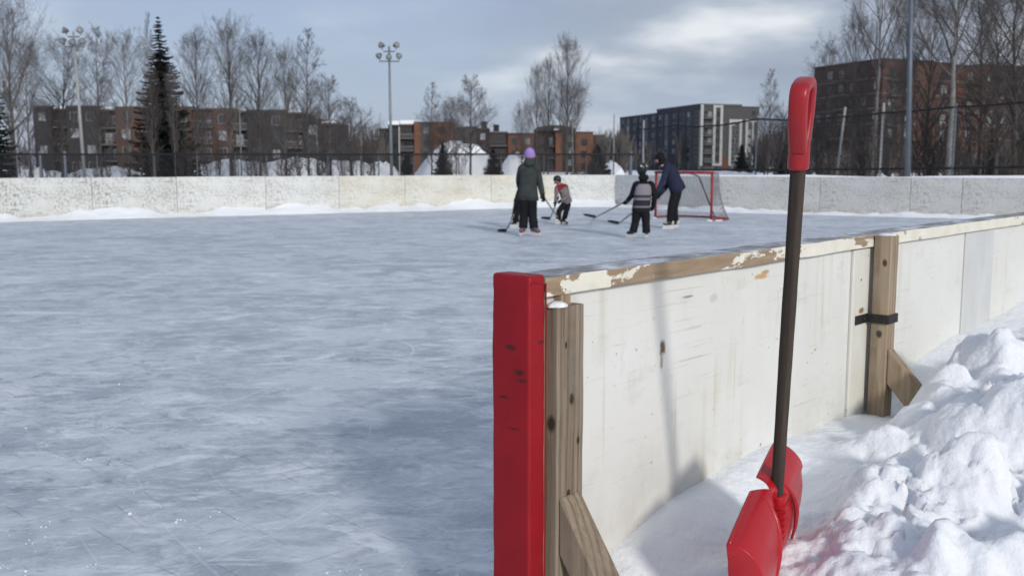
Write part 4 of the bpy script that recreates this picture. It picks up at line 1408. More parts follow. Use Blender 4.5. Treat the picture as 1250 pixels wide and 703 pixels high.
# red yoke over the grey jersey
Vc = {k: Vector(v) for k, v in c3.items()}
Y = {'c': (Vc['chest'].lerp(Vc['neck'], .15), .138), 'n': (Vc['neck'] - Vector((0, 0, .01)), .066), 'l': (Vc['shL'], .078), 'r': (Vc['shR'], .080), 'rr': (Vc['shR'].lerp(Vc['elR'], .6), .066), 'll': (Vc['shL'].lerp(Vc['elL'], .35), .064)}
link('jersey_yoke', skin_mesh('jersey_yoke', Y, [('c', 'n'), ('c', 'l'), ('c', 'r'), ('r', 'rr'), ('l', 'll')], 2, 0, MAT['jersey_red']), p3)
stick('hockey stick held by the child in the red and grey jersey', at(682, 241, b3.y - .3), ground(671.5, 268.6), ground(662, 268.2))
# the child in the striped jersey, back to us
b4 = ground(780, 291.5)
c4 = JJ(b4, dict(hip=(782.5, 255, .02), chest=(785, 233, .03), neck=(784.5, 217, .03), head=(783.3, 208, .03), shL=(776.5, 226, .02), shR=(795, 226, .04),
    elL=(771.5, 238, .10), elR=(799, 240, .02), wrL=(765.5, 245.5, .22), wrR=(797, 252, .14),
    thL=(777.5, 261, .02), thR=(787.5, 261, .0), knL=(775.5, 272, .04), knR=(788.5, 273, .02), anL=(772.5, 283.5, .0), anR=(789, 284.5, -.02)))
c4['toeL'] = Vector((-.7, .5, 0)); c4['toeR'] = Vector((.3, .9, 0))
p4 = person('child in black helmet and striped grey jersey seen from behind, stick reaching left', b4, c4, (-.25, 1, 0),
       dict(jacket=MAT['cloth_black'], trousers=MAT['cloth_black'], gloves=MAT['cloth_black'], boot=MAT['boot_black'], hat=MAT['helmet_dark'], marks=MAT['helmet_mark']), .86, head_gear='helmet', hood=True, hair=MAT['cloth_black'], jacket_r=.14, trousers_wide=1.15)
V4 = {k: Vector(v) for k, v in c4.items()}
jm = MB(); ju = (V4['chest'] - V4['hip']).normalized(); jn = 18
jr = [(V4['hip'] - ju * .055, .178, .138), (V4['hip'] + ju * .05, .176, .136), (V4['chest'].lerp(V4['hip'], .5), .168, .130), (V4['chest'], .170, .134), (V4['chest'].lerp(V4['neck'], .35), .165, .124), (V4['chest'].lerp(V4['neck'], .52), .13, .105)]
for (c, hw, hd) in jr:
    for k in range(jn):
        a = 2 * math.pi * k / jn; jm.v.append((c.x + hw * math.cos(a), c.y + hd * math.sin(a), c.z))
for i in range(len(jr) - 1):
    for k in range(jn):
        a = i * jn + k; b_ = i * jn + (k + 1) % jn
        jm.f.append((a, b_, b_ + jn, a + jn)); jm.mi.append(0)
jm.build('jersey', MAT['jersey_stripes'], p4, True)
h4 = at(764, 246, b4.y + .25)
stick('long hockey stick reaching left from the child in the striped jersey', h4 + (h4 - ground(725, 265)).normalized() * .25, ground(727, 266.6), ground(714.5, 264.2))
# the man leaning forward beside the goal
b5 = ground(821, 279)
c5 = JJ(b5, dict(hip=(826.5, 229, .05), chest=(819, 212, .0), neck=(810.5, 203, -.05), head=(804.8, 195.5, -.08), shL=(814, 207, -.2), shR=(819, 206, .18),
    elL=(808.5, 222, -.32), elR=(816, 223, .2), wrL=(801.5, 236, -.5), wrR=(806, 237, .05),
    thL=(824, 236, -.06), thR=(827, 236, .10), knL=(819, 254, -.10), knR=(823.5, 254, .08), anL=(818, 270, -.05), anR=(824.5, 270, .1)))
c5['toeL'] = Vector((-1, -.15, 0)); c5['toeR'] = Vector((-.9, -.25, 0))
person('man in navy jacket and black cap leaning forward beside the red goal', b5, c5, (-.95, -.15, -.25),
       dict(jacket=MAT['jacket_navy'], trousers=MAT['cloth_black'], gloves=MAT['cloth_black'], boot=MAT['boot_black'], hat=MAT['cloth_black'], holder=MAT['boot_white'], lace=MAT['boot_white']), 1.0, hair=MAT['cloth_black'], hood=True, jacket_r=.19, long_coat=.03, trousers_wide=1.0)
stick('hockey stick passing behind the child in the striped jersey, held by the man', at(803, 237, b5.y + .0), ground(755, 274.4), ground(744.5, 272.5))

# ------------------------------------------------------------------ fences
def X(px, py, Y): return at(px, py, Y).x
FY = 42.0
fx0, fx1 = X(-420, 200, FY), X(775, 200, FY)
FH = at(0, 188.5, FY).z
fence = thing('chain_link_fence', 'low black chain-link fence running behind the far boards', 'fence', (0, FY, 0))
m = MB(); m.tube([(fx0, 0, FH), (fx1, 0, FH)], .045, 6); m.build('top_rail', MAT['black_wire'], fence)
m = MB(); pit = .115
x = fx0 - 2
while x < fx1:
    for s in (1, -1):
        a = x if s == 1 else x + 1.95; b = x + 1.95 if s == 1 else x
        if min(a, b) > fx0 and max(a, b) < fx1:
            m.tube([(a, s * .004, .0), (b, s * .004, FH)], .0105, 3, False)
    x += pit
m.build('chain_mesh', MAT['black_wire'], fence)
k = 0
pxs = [-380, -300, -220, -150, -80, -25, 20, 118, 188, 240, 287, 325, 363, 400, 440, 462, 505, 560, 612, 664, 716]
for px in pxs:
    mm = MB(); xx = X(px, 200, FY); mm.tube([(xx, .06, -.05), (xx, .06, FH + .05)], .03, 6); mm.build('post', MAT['galv'], fence)
for px in (49, 79, 770):
    mm = MB(); xx = X(px, 200, FY); mm.tube([(xx, .06, -.05), (xx, .06, FH + .12)], .075, 8); mm.build('gate_post', MAT['blue_steel'], fence)
# tall net fence on the right
def tf(px, z=0): # along a line slanting towards us
    return None
TA = Vector((7.0, 58.0)); TB = Vector((18.6, 32.5))
tall = thing('net_fence', 'tall black net fence with slack top cable behind the end boards', 'fence', (TA.x, TA.y, 0), 0)
td = (TB - TA); TL = td.length; td.normalize()
def tpos(s): return Vector((td.x * s, td.y * s, 0))
def s_of_px(px):
    # where the fence line crosses a picture column
    r = ray(px, 203); k = r.x / r.y
    # TA.x + td.x s = k (TA.y + td.y s)
    return (k * TA.y - TA.x) / (td.x - k * td.y)
TH = 3.62
ptops = []
for px, topy, lean, mt in ((785, 147, .0, 'galv_pale'), (922, 141, .05, 'galv'), (1019, 131, .35, 'galv_pale'), (1074, 126, .05, 'galv_pale'), (1163, 126, .0, 'blue_steel'), (1262, 120, 0, 'blue_steel')):
    s = s_of_px(px); p = tpos(s)
    zt = at(px, topy, TA.y + p.y).z
    ptops.append((s, zt))
    mm = MB(); mm.tube([(p.x, p.y, -.05), (p.x + lean, p.y, zt)], .055 if mt != 'galv' else .04, 8); mm.build('post', MAT[mt], tall)
cable = []
for px, py in ((775, 158), (800, 157), (822, 153), (850, 155), (880, 153), (905, 149), (925, 145.5), (960, 147), (1000, 145.5), (1022, 143), (1046, 142), (1075, 138), (1110, 136), (1163, 131), (1200, 129), (1262, 124)):
    s = s_of_px(px); p = tpos(s); z = at(px, py, TA.y + p.y).z
    cable.append((p.x, p.y, z))
m = MB(); m.tube(cable, .042, 6); m.build('top_cable', MAT['net_black'], tall)
low = []
for px, py in ((775, 207), (850, 207.5), (930, 207.5), (1000, 207), (1075, 206.5), (1163, 205.5), (1262, 204)):
    s = s_of_px(px); p = tpos(s); low.append((p.x, p.y, at(px, py, TA.y + p.y).z))
m = MB(); m.tube(low, .05, 6); m.build('lower_rail', MAT['net_black'], tall)
m = MB()
s0 = s_of_px(776); s1 = s_of_px(1262)
def cab_z(s):
    pts = [(math.hypot(c[0], c[1]), c[2]) for c in cable]
    return interp(s, pts)
s = s0
while s < s1:
    for sg in (1, -1):
        e = s + sg * 3.2
        if s0 < e < s1:
            a = tpos(s); b = tpos(e)
            m.tube([(a.x, a.y, -.03), (b.x, b.y, cab_z(e))], .0055, 3, False)
    s += .16
m.build('net', MAT['net_black'], tall)

# ------------------------------------------------------------------ flood-light masts
def mast(px, base_y, Y, top_y, label, lean=0.0, rad_=.085, heads=True, mat='galv'):
    zt = at(px, top_y, Y).z
    root = thing('floodlight_mast' if heads else 'lamp_pole', label, 'floodlight' if heads else 'pole', (X(px, base_y, Y), Y, 0))
    m = MB(); m.tube([(0, 0, -.05), (lean * .5, 0, zt * .5), (lean, 0, zt)], [rad_, rad_ * .8, rad_ * .55], 10); m.build('mast', MAT[mat], root, True)
    if heads:
        s = Y / FPX
        L1 = 12 * s; L2 = 7 * s
        for z, L in ((zt - 17.5 * s, L1), (zt - 6 * s, L2)):
            mm = MB(); mm.beam((lean - L, 0, z), (lean + L, 0, z), .05, .06); mm.build('crossarm', MAT['lamp_shell'], root)
        for (x, z, sx) in ((-11.5, -11, -.5), (0, -12, 0), (11.5, -11, .5), (-8.5, 1, -1), (8.5, 1, 1)):
            c = Vector((lean + x * s, -.12, zt + z * s))
            d = Vector((sx * 1.3, -1.0, -.75 if abs(sx) < .9 else .25)).normalized()
            mm = MB()
            mm.tube([c - d * .16, c - d * .10, c + d * .02, c + d * .09], [.05, .09, .135, .15], 14)
            h = mm.build('lamp_head', MAT['lamp_shell'], root, True)
            mm = MB(); mm.tube([c + d * .075, c + d * .098], [.135, .12], 14); mm.build('lens', MAT['lamp_glass'], h, True)
            mm = MB(); mm.tube([c - d * .05, Vector((c.x, 0, c.z - 5 * s))], .022, 6); mm.build('bracket', MAT['lamp_shell'], h)
    return root
mast(103.5, 210, 45, 39, 'five-lamp floodlight mast in front of the charcoal apartment block, left of the spruce', -.18, .085, True, 'galv_pale')
mast(478, 210, 48, 57, 'five-lamp floodlight mast standing alone against the sky, left of the snow mound', -.03)
mast(1109, 212, 38, -70, 'thick blue-grey pole rising out of the picture among the bare trees', -.28, .115, False, 'blue_steel')
for px, by, Y, ty, lab, r in ((388, 212, 70, 146, 'thin grey pole right of the charcoal apartment block', .07), (442, 212, 70, 138, 'thin grey pole left of the floodlight mast by the snow mound', .05), (749, 200, 75, 140, 'thin grey pole left of the blue-black apartment tower', .06),
                         (295, 212, 60, 128, 'slim pole in front of the brick apartment block, right of the spruce', .05)):
    mast(px, by, Y, ty, lab, 0, r, False)

# ------------------------------------------------------------------ trees
def grow(seed, hgt=8.0, tr=.135, first=.25, nl=30, ang=(38, 62), lmax=.42, shape='vase', sides=6, up=.35, sub=9, twigs=6, wob=.12, fork=None, droop=0.0):
    """returns (trunk MB, crown MB): tapered limbs, branches and twigs of a leafless tree"""
    R = random.Random(seed)
    T = MB(); C = MB()
    n = 14
    tp = []
    dx = dy = 0
    for i in range(n + 1):
        t = i / n
        dx += R.uniform(-1, 1) * wob * hgt / n; dy += R.uniform(-1, 1) * wob * hgt / n
        tp.append(Vector((dx * t, dy * t, hgt * t)))
    rr = [max(.008, 1.15 * tr * (1 - .93 * (i / n) ** .85)) for i in range(n + 1)]
    rr[0] *= 1.35
    T.tube(tp, rr, 8)
    def tpos_(t):
        k = t * n; i = min(int(k), n - 1); f = k - i
        return tp[i].lerp(tp[i + 1], f), rr[i] + (rr[i + 1] - rr[i]) * f
    def branch(p, d, L, r, lvl, mb):
        k = (5, 4, 2, 1)[lvl]
        pts = [p]; q = p.copy(); dd = d.copy()
        for i in range(k):
            dd = (dd + Vector((R.uniform(-1, 1), R.uniform(-1, 1), R.uniform(-.6, 1) * .6 + up * .45 - droop * i)) * .16).normalized()
            q = q + dd * (L / k); pts.append(q.copy())
        rad_s = [max(.0026, r * (1 - .82 * i / k)) for i in range(k + 1)]
        mb.tube(pts, rad_s, 5 if lvl == 0 else (4 if lvl == 1 else 3), False)
        if lvl >= 3: return
        cnt = (sub, twigs, 3)[lvl]
        for j in range(cnt):
            t = R.uniform(.22, 1.0)
            a = t * k; i = min(int(a), k - 1); pp = pts[i].lerp(pts[i + 1], a - i)
            base_d = (pts[i + 1] - pts[i]).normalized()
            o = Vector((R.uniform(-1, 1), R.uniform(-1, 1), R.uniform(-1, 1))); o = (o - base_d * o.dot(base_d)).normalized()
            an = rad(R.uniform(25, 55))
            nd = (base_d * math.cos(an) + o * math.sin(an)); nd.z += up * .4; nd.normalize()
            branch(pp, nd, L * R.uniform(*((.38, .72), (.34, .62), (.3, .55))[lvl]) * (1.2 - .55 * t), max(.0032, r * .42 * (1 - .6 * t)), lvl + 1, mb)
    az = R.uniform(0, 6.28)
    for j in range(nl):
        t = first + (0.985 - first) * ((j + R.random()) / nl)
        p, r = tpos_(t)
        az += 2.4 + R.uniform(-.5, .5)
        u = (t - first) / (1 - first)
        if shape == 'vase': prof = (.55 + .75 * u) * (1 - u ** 3) + .12
        elif shape == 'column': prof = .55 * (1 - u ** 2) + .18
        elif shape == 'round': prof = math.sin(math.pi * min(1, .12 + .88 * u)) ** .7 + .12
        else: prof = (1 - u) ** .8 + .12      # cone
        an = rad(R.uniform(*ang))
        d = Vector((math.cos(az) * math.sin(an), math.sin(az) * math.sin(an), math.cos(an)))
        branch(p, d, hgt * lmax * prof * R.uniform(.75, 1.15), max(.012, min(r * .56, tr * .42)), 0, C)
    return T, C

TREES = {}
def proto(kind, seed, trunk_mat, twig_mat, **kw):
    T, C = grow(seed, **kw)
    TREES[kind] = (T.mesh(kind + '_trunk', MAT[trunk_mat], True), C.mesh(kind + '_crown', MAT[twig_mat], True))
proto('poplar', 1, 'bark', 'twig', nl=40, ang=(28, 50), lmax=.30, shape='round', first=.18, up=.35)
proto('poplar_b', 2, 'bark', 'twig_grey', nl=38, ang=(24, 46), lmax=.36, shape='vase', first=.25, up=.4)
proto('aspen', 3, 'bark_pale', 'twig_grey', nl=34, ang=(30, 58), lmax=.32, shape='round', first=.30, up=.3, tr=.10)
proto('slender', 4, 'bark', 'twig', nl=38, ang=(26, 48), lmax=.24, shape='cone', first=.18, up=.35, tr=.075, twigs=5)
proto('maple', 5, 'bark', 'twig', nl=40, ang=(38, 66), lmax=.36, shape='cone', first=.26, up=.3, tr=.12)
proto('birch', 6, 'bark_birch', 'twig', nl=32, ang=(28, 54), lmax=.34, shape='round', first=.28, up=.25, tr=.095, wob=.3)
proto('dark', 8, 'bark_dark', 'twig_dark', nl=40, ang=(30, 60), lmax=.36, shape='round', first=.15, up=.25, tr=.13, wob=.25)
proto('big_aspen', 9, 'bark_pale', 'twig', nl=17, ang=(35, 62), lmax=.42, shape='vase', first=.42, up=.45, tr=.15, sub=11, twigs=8)
proto('big_dark', 10, 'bark_dark', 'twig_dark', nl=30, ang=(35, 65), lmax=.38, shape='vase', first=.20, up=.3, tr=.13, sub=10, twigs=7, wob=.3)

TREE_NO = [0]
def tree(kind, px, top, Y, label, wide=1.0, name='bare_tree', group='bare trees behind the rink', base_px=None):
    top_p = at(px, top, Y)
    sc = max(.3, top_p.z / 8.0)
    b = at(base_px if base_px is not None else px, 203, Y)
    r = thing(name, label, 'tree', (b.x, Y, -.05), random.uniform(0, 6.28), group)
    r.scale = (sc * wide, sc * wide, sc)
    lean = top_p.x - b.x
    tm, cm = TREES[kind]
    t = link('trunk', tm, r); c = link('crown', cm, r)
    TREE_NO[0] += 1
    return r
tree('poplar_b', 18, 22, 52, 'tall bare tree at the left edge of the picture, beside the dark pine', .8)
tree('aspen', 37, 60, 62, 'pale-stemmed bare tree between the dark pine and the charcoal block', .7)
tree('dark', 76, 62, 70, 'dark bare tree behind the roof of the charcoal block, left of the floodlight mast', .9)
tree('slender', 124, 36, 60, 'slim bare tree just right of the left floodlight mast', .85)
tree('aspen', 158, 55, 66, 'bare tree between the left floodlight mast and the spruce', .8)
tree('slender', 187, 18, 47, 'pale slim bare tree directly in front of the spruce', .35)
tree('aspen', 214, 95, 50, 'short pale bare tree at the foot of the spruce on its right side', .25)
tree('poplar', 243, 56, 64, 'bare tree just right of the spruce', .7)
tree('poplar_b', 282, 46, 66, 'tall vase-shaped bare tree above the brick block', .75)
tree('poplar', 318, 58, 66, 'rounded bare tree above the seam of brick and charcoal walls', .75)
tree('poplar_b', 349, 74, 68, 'bare tree left of the tallest slim tree above the charcoal wing', .7)
tree('slender', 377, 38, 55, 'tallest slim bare tree above the right end of the charcoal block', .95)
tree('maple', 404, 95, 62, 'bushy bare tree at the right end of the charcoal block', .8)
tree('maple', 428, 122, 66, 'low spreading bare tree right of the charcoal block', 1.1)
tree('slender', 527, 102, 66, 'slim bare tree left above the snow mound', .9)
tree('maple', 545, 126, 66, 'short bare tree beside the slim one over the snow mound', .7)
tree('aspen', 557, 128, 68, 'small bare tree between two taller ones over the snow mound', .7)
tree('maple', 581, 95, 60, 'round-headed bare tree leaning out of the right side of the snow mound', .85, base_px=574)
tree('poplar', 655, 92, 60, 'narrow bare tree left of the tallest one above the dark curved-roof block', .42)
tree('poplar', 669, 84, 64, 'bare tree close against the left side of the tallest one', .40)
tree('poplar', 692, 62, 62, 'tallest bare tree above the dark curved-roof block', .60)
tree('birch', 719, 112, 58, 'white-stemmed birch in front of the orange brick wall', .62, base_px=700)
tree('poplar_b', 637, 138, 70, 'small faint bare tree behind the purple beanie', .7)
tree('slender', 937, 86, 80, 'slim faint bare tree between the blue-black tower and the shovel grip', .8)
tree('maple', 952, 140, 85, 'low bare tree right of the blue-black tower', .9)
tree('big_dark', 1003, 62, 62, 'bare tree at the left corner of the large dark brick block', .6)
tree('big_aspen', 1066, -22, 52, 'tall pale bare tree in front of the corner of the dark brick block', .68)
tree('poplar', 1040, 36, 66, 'bare tree above the roof of the dark brick block, left of the tall pale one', .6)
tree('poplar_b', 1100, 10, 64, 'bare tree left of the thick blue-grey pole', .6)
tree('big_aspen', 1158, -70, 44, 'large forked pale tree right of the thick blue-grey pole', .80)
tree('dark', 1128, -5, 60, 'dark bare tree just behind the thick blue-grey pole', .6)
tree('big_dark', 1196, -30, 50, 'dark spreading bare tree right of the forked pale tree', .75)
tree('big_dark', 1238, -60, 46, 'dark bare tree at the right edge of the picture', .75)
tree('dark', 1216, -5, 58, 'dark bare tree second from the right edge', .7)
tree('dark', 1270, -20, 52, 'dark bare tree half outside the right edge of the picture', .8)
tree('poplar', -70, 40, 60, 'bare tree just outside the left edge of the picture', .8)
tree('maple', -170, 60, 64, 'bare tree farther outside the left edge of the picture', .8)
tree('aspen', -260, 48, 58, 'pale bare tree farthest outside the left edge of the picture', .7)
# slim saplings and brush along the fences
rs = random.Random(5)
SAP = []
for k in range(3):
    C = MB(); T = MB()
    for q in range(5):
        x0, y0 = rs.uniform(-.3, .3), rs.uniform(-.3, .3); h = rs.uniform(1.8, 3.4)
        pts = [Vector((x0, y0, 0))]
        for i in range(4):
            pts.append(pts[-1] + Vector((rs.uniform(-.16, .16) + x0 * .2, rs.uniform(-.16, .16), h / 4)))
        T.tube(pts, [.024, .02, .016, .011, .006], 5, False)
        for i in range(22):
            t = rs.uniform(.25, 1) * 4; a = min(int(t), 3); p = pts[a].lerp(pts[a + 1], t - a)
            d = Vector((rs.uniform(-1, 1), rs.uniform(-1, 1), rs.uniform(.5, 1.6))).normalized(); L = rs.uniform(.25, .7)
            q2 = p + d * L
            C.tube([p, p + d * L * .5, q2], [.008, .006, .004], 3, False)
            for _ in range(3):
                d2 = (d + Vector((rs.uniform(-.6, .6), rs.uniform(-.6, .6), .2))).normalized()
                C.tube([p + d * L * rs.uniform(.2, .9), q2 + d2 * L * .35], [.005, .0035], 3, False)
    SAP.append((T.mesh('sapling_stems', MAT['bark_dark'], True), C.mesh('sapling_twigs', MAT['twig_dark'], True)))
def sapling(px, Y, top, label):
    p = at(px, 203, Y); zt = at(px, top, Y).z
    r = thing('sapling', label, 'sapling', (p.x, Y, -.05), rs.uniform(0, 6), 'saplings along the fence')
    k = zt / 3.2; r.scale = (k * .9, k * .9, k)
    a, b = SAP[rs.randint(0, 2)]
    link('trunk', a, r); link('crown', b, r)
for px in [8, 30, 60, 92, 112, 138, 150, 172, 190, 205, 222, 236, 254, 270, 288, 304, 314, 330, 342, 352, 366, 380, 394, 402, 416, 430, 446, 458]:
    sapling(px + rs.uniform(-4, 4), rs.uniform(46, 60), rs.uniform(150, 182), 'thin leafless sapling in the brush behind the low fence')
for px in [940, 962, 985, 1000, 1012, 1030, 1045, 1056, 1068, 1088, 1098, 1120, 1132, 1144, 1156, 1170, 1182, 1192, 1204, 1214, 1226, 1236, 1246, 1256]:
    sapling(px + rs.uniform(-4, 4), rs.uniform(44, 62), rs.uniform(105, 165), 'thin leafless sapling in the thicket behind the tall net fence')
for px in (560, 548, 700, 716, 730):
    sapling(px, 50, 178, 'thin leafless sapling between the snow mound and the far boards')

# conifers
def conifer(px, top, base, Y, wpx, label, name='spruce', mat='needles', seed=1, dens=1.0, ragged=.35):
    R = random.Random(seed)
    p0 = at(px, base, Y); zt = at(px, top, Y).z
    hgt = zt + .05; wd = wpx * Y / FPX
    root = thing(name, label, 'tree', (p0.x, Y, -.05), R.uniform(0, 6))
    T = MB(); T.tube([(0, 0, 0), (.01, .01, hgt * .5), (0, 0, hgt)], [hgt * .017, hgt * .011, .008], 8); T.build('trunk', MAT['bark_dark'], root, True)
    C = MB()
    nw = int(34 * dens) + 6
    for w_ in range(nw):
        t = (w_ + .5 * R.random()) / nw
        z = hgt * (.05 + .95 * t)
        Lw = wd * .56 * (1 - t) ** .8 + .02 * hgt * (1 - t) + .03
        nb = 9 if t < .8 else 6
        a0 = R.uniform(0, 6.28)
        for b in range(nb):
            if R.random() < .10: continue
            a = a0 + 6.283 * b / nb + R.uniform(-.35, .35)
            L = Lw * R.uniform(1 - ragged, 1.12)
            dirv = Vector((math.cos(a), math.sin(a), 0)); side = Vector((-math.sin(a), math.cos(a), 0))
            pts = []
            for i in range(7):
                s = i / 6
                pts.append(dirv * (L * s) + Vector((0, 0, z + L * (.06 * s - .42 * s ** 1.2 + .30 * s ** 3))))
            C.tube(pts, [.018 * hgt / 10] + [.010 * hgt / 10] * 5 + [.003], 3, False)
            for i in range(1, 7):
                for q in range(int(10 * dens) + 3):
                    s = (i - R.random()) / 6; k = s * 6; j = min(int(k), 5); c = pts[j].lerp(pts[j + 1], k - j)
                    ln = (.20 + .22 * R.random()) * (1.15 - .6 * s) * max(.25, L * .55); ln = min(ln, .62)
                    sd = side * R.choice((-1, 1)) * R.uniform(.4, 1) + dirv * R.uniform(.25, .9) + Vector((0, 0, R.uniform(-.75, .15)))
                    sd.normalize(); e = c + sd * ln
                    wv = sd.cross(Vector((R.uniform(-1, 1), R.uniform(-1, 1), R.uniform(-1, 1)))).normalized() * ln * .36
                    v0 = len(C.v)
                    C.v += [tuple(c - wv * .5), tuple(c + (e - c) * .55 + wv), tuple(e), tuple(c + (e - c) * .5 - wv)]
                    C.f.append((v0, v0 + 1, v0 + 2, v0 + 3)); C.mi.append(0)
    C.build('crown', MAT[mat], root)
    return root
conifer(202, 20, 236, 56, 78, 'tall dark spruce in front of the brick apartment block', 'spruce', 'needles', 3, 1.6, .42)
conifer(-6, 62, 236, 48, 60, 'dark pine cut off by the left edge of the picture', 'pine', 'needles', 4, 1.1, .5)
conifer(497, 186, 236, 58, 26, 'small dark conifer left of the snow mound', 'young_conifer', 'needles_b', 5, 1.1)
conifer(541, 176, 236, 55, 34, 'small dark conifer in front of the middle of the snow mound', 'young_conifer', 'needles_b', 6, 1.1)
conifer(602, 182, 236, 58, 32, 'small dark conifer at the right end of the snow mound', 'young_conifer', 'needles_b', 7, 1.1)
conifer(729, 176, 236, 60, 40, 'dark conifer right of the white birch', 'young_conifer', 'needles_b', 8, 1.1)
conifer(904, 176, 236, 75, 30, 'small dark conifer at the right corner of the blue-black tower', 'young_conifer', 'needles_b', 9, 1.1)
conifer(957, 176, 236, 80, 26, 'small dark conifer half hidden behind the shovel grip', 'young_conifer', 'needles_b', 12, 1.1)
conifer(1207, 150, 236, 62, 40, 'dark conifer in the thicket near the right edge', 'young_conifer', 'needles', 13, .7)

# far woods closing the gaps between the buildings
m = MB(); rw = random.Random(8)
def brush(x, y, h, w):
    for _ in range(26):
        a = rw.uniform(0, 6.28); r = rw.uniform(0, w); zz = rw.uniform(.1, .5) * h
        p = Vector((x + r * .3 * math.cos(a), y + r * .3 * math.sin(a), 0 if _ < 5 else zz)); e = Vector((x + r * math.cos(a), y + r * math.sin(a), min(h, zz + rw.uniform(.25, .7) * h)))
        m.tube([p, p.lerp(e, .5) + Vector((rw.uniform(-.4, .4), 0, 0)), e], [.14, .10, .03], 3, False)
for _ in range(480):
    px = rw.uniform(-420, 1650); Y = rw.uniform(300, 420)
    p = at(px, 203, Y); brush(p.x, Y, rw.uniform(8, 13.5), 3.2)
for _ in range(110):
    px = rw.choice((rw.uniform(405, 475), rw.uniform(735, 765), rw.uniform(922, 1000))); Y = rw.uniform(200, 300)
    p = at(px, 203, Y); brush(p.x, Y, rw.uniform(7, 10.5), 2.8)
for _ in range(50):
    px = rw.uniform(985, 1330); Y = rw.uniform(75, 150)
    p = at(px, 203, Y); brush(p.x, Y, rw.uniform(2.2, 4.6), 1.8)
o = m.build('far_woods', MAT['woods'], None); o['kind'] = 'stuff'; o['label'] = 'hazy brown leafless woods on the horizon'

# ------------------------------------------------------------------ snow heaps in the park
def mound(name, px, Y, top, wpx, dpt, seed, label=None):
    c = at(px, 203, Y); zt = at(px, top, Y).z; w = wpx * Y / FPX / 2
    m = MB(); n = 46; k = 22
    for j in range(k + 1):
        for i in range(n):
            th = 2 * math.pi * i / n; r = j / k
            z = zt * (1 - r ** 2.3) * (1 + .12 * fbm(math.cos(th) * r * 3, math.sin(th) * r * 3, seed, 4)) + .35 * fbm(math.cos(th) * r * 7, math.sin(th) * r * 7, seed + 3, 3) * (1 - r) - .06
            q = 1 + .16 * fbm(math.cos(th) * 1.5, math.sin(th) * 1.5, seed + 9, 2)
            m.v.append((c.x + w * r * q * math.cos(th), Y + dpt * r * math.sin(th), max(z, -.06)))
    for j in range(k):
        for i in range(n):
            a = j * n + i; b = j * n + (i + 1) % n
            m.f.append((a, b, b + n, a + n)); m.mi.append(0)
    o = m.build(name, MAT['snow_far'], None, True)
    o['kind'] = 'structure'
    return o
mound('snow_mound', 558, 92, 174, 112, 5, 1)
mound('snow_mound', 630, 96, 188, 52, 3, 2)
mound('snow_mound', 465, 90, 198, 60, 3, 3)
for q, (px, top, w) in enumerate(((215, 198, 140), (290, 196, 150), (362, 194, 170), (425, 197, 130), (140, 205, 160), (40, 207, 120), (746, 198, 40), (890, 211, 140))):
    mound('snow_mound', px, 86 if px < 800 else 70, top, w, 4, 10 + q)

# ------------------------------------------------------------------ apartment buildings
class Facade:
    """a wall plane from p (left) to q (right) seen from the rink; local x along it, y into the building"""
    def __init__(self, root, p, q):
        self.root = root; self.p = Vector(p); d = Vector((q[0] - p[0], q[1] - p[1])); self.L = d.length
        self.rz = math.atan2(d.y, d.x)
        self.o = (p[0] - root.location.x, p[1] - root.location.y, 0)
    def put(self, o):
        o.location = self.o; o.rotation_euler = (0, 0, self.rz)
        return o
    def wall(self, x0, x1, h, mat, y=0.0, depth=8.0, z0=-.2, name='wall'):
        return self.put(MB().box(x0, x1, y, y + depth, z0, h).build(name, MAT[mat], self.root))
    def window(self, xc, zc, w, h, y=0.0, glass='glass_dark', frame='frame_white'):
        key = (round(w, 2), round(h, 2), glass, frame)
        if key not in WCACHE:
            m = MB(); f = .10; s = .05
            m.box(-w / 2 - f, w / 2 + f, -.06, .02, h / 2, h / 2 + f); m.box(-w / 2 - f, w / 2 + f, -.06, .02, -h / 2 - f, -h / 2)
            m.box(-w / 2 - f, -w / 2, -.06, .02, -h / 2, h / 2); m.box(w / 2, w / 2 + f, -.06, .02, -h / 2, h / 2)
            m.box(-s / 2, s / 2, -.055, .02, -h / 2, h / 2)
            a = m.mesh('window_frame', MAT[frame])
            g = MB().box(-w / 2, w / 2, -.02, .0, -h / 2, h / 2).mesh('pane', MAT[glass])
            WCACHE[key] = (a, g)
        a, g = WCACHE[key]
        o = link('window', a, self.root)
        c = Vector((xc, y, zc)); c.rotate(Matrix.Rotation(self.rz, 3, 'Z'))
        o.location = Vector(self.o) + c; o.rotation_euler = (0, 0, self.rz)
        link('pane', g, o)
        return o
    def balcony(self, x0, x1, z, y, out=1.4, rail='rail_dark', roof=False):
        o = self.put(MB().box(x0, x1, y - out, y + .05, z - .18, z).build('balcony', MAT['slab'], self.root))
        m = MB()
        m.box(x0, x1, y - out, y - out + .05, z + .95, z + 1.05); n = max(2, int((x1 - x0) / .28))
        for i in range(n + 1):
            x = x0 + (x1 - x0 - .05) * i / n
            m.box(x, x + .05, y - out + .005, y - out + .045, z, z + .95)
        for xx in (x0, x1 - .05):
            m.box(xx, xx + .05, y - out + .06, y - .02, z + .95, z + 1.05)
        r = m.build('railing', MAT[rail], o)
        return o
    def cap(self, x0, x1, h, y=0.0, depth=8.0, mat='roofing', over=.12, name='roof_edge', t=.3):
        return self.put(MB().box(x0 - .02, x1 + .02, y - over, y + depth, h + .003, h + t).build(name, MAT[mat], self.root))
WCACHE = {}
rb_ = random.Random(21)

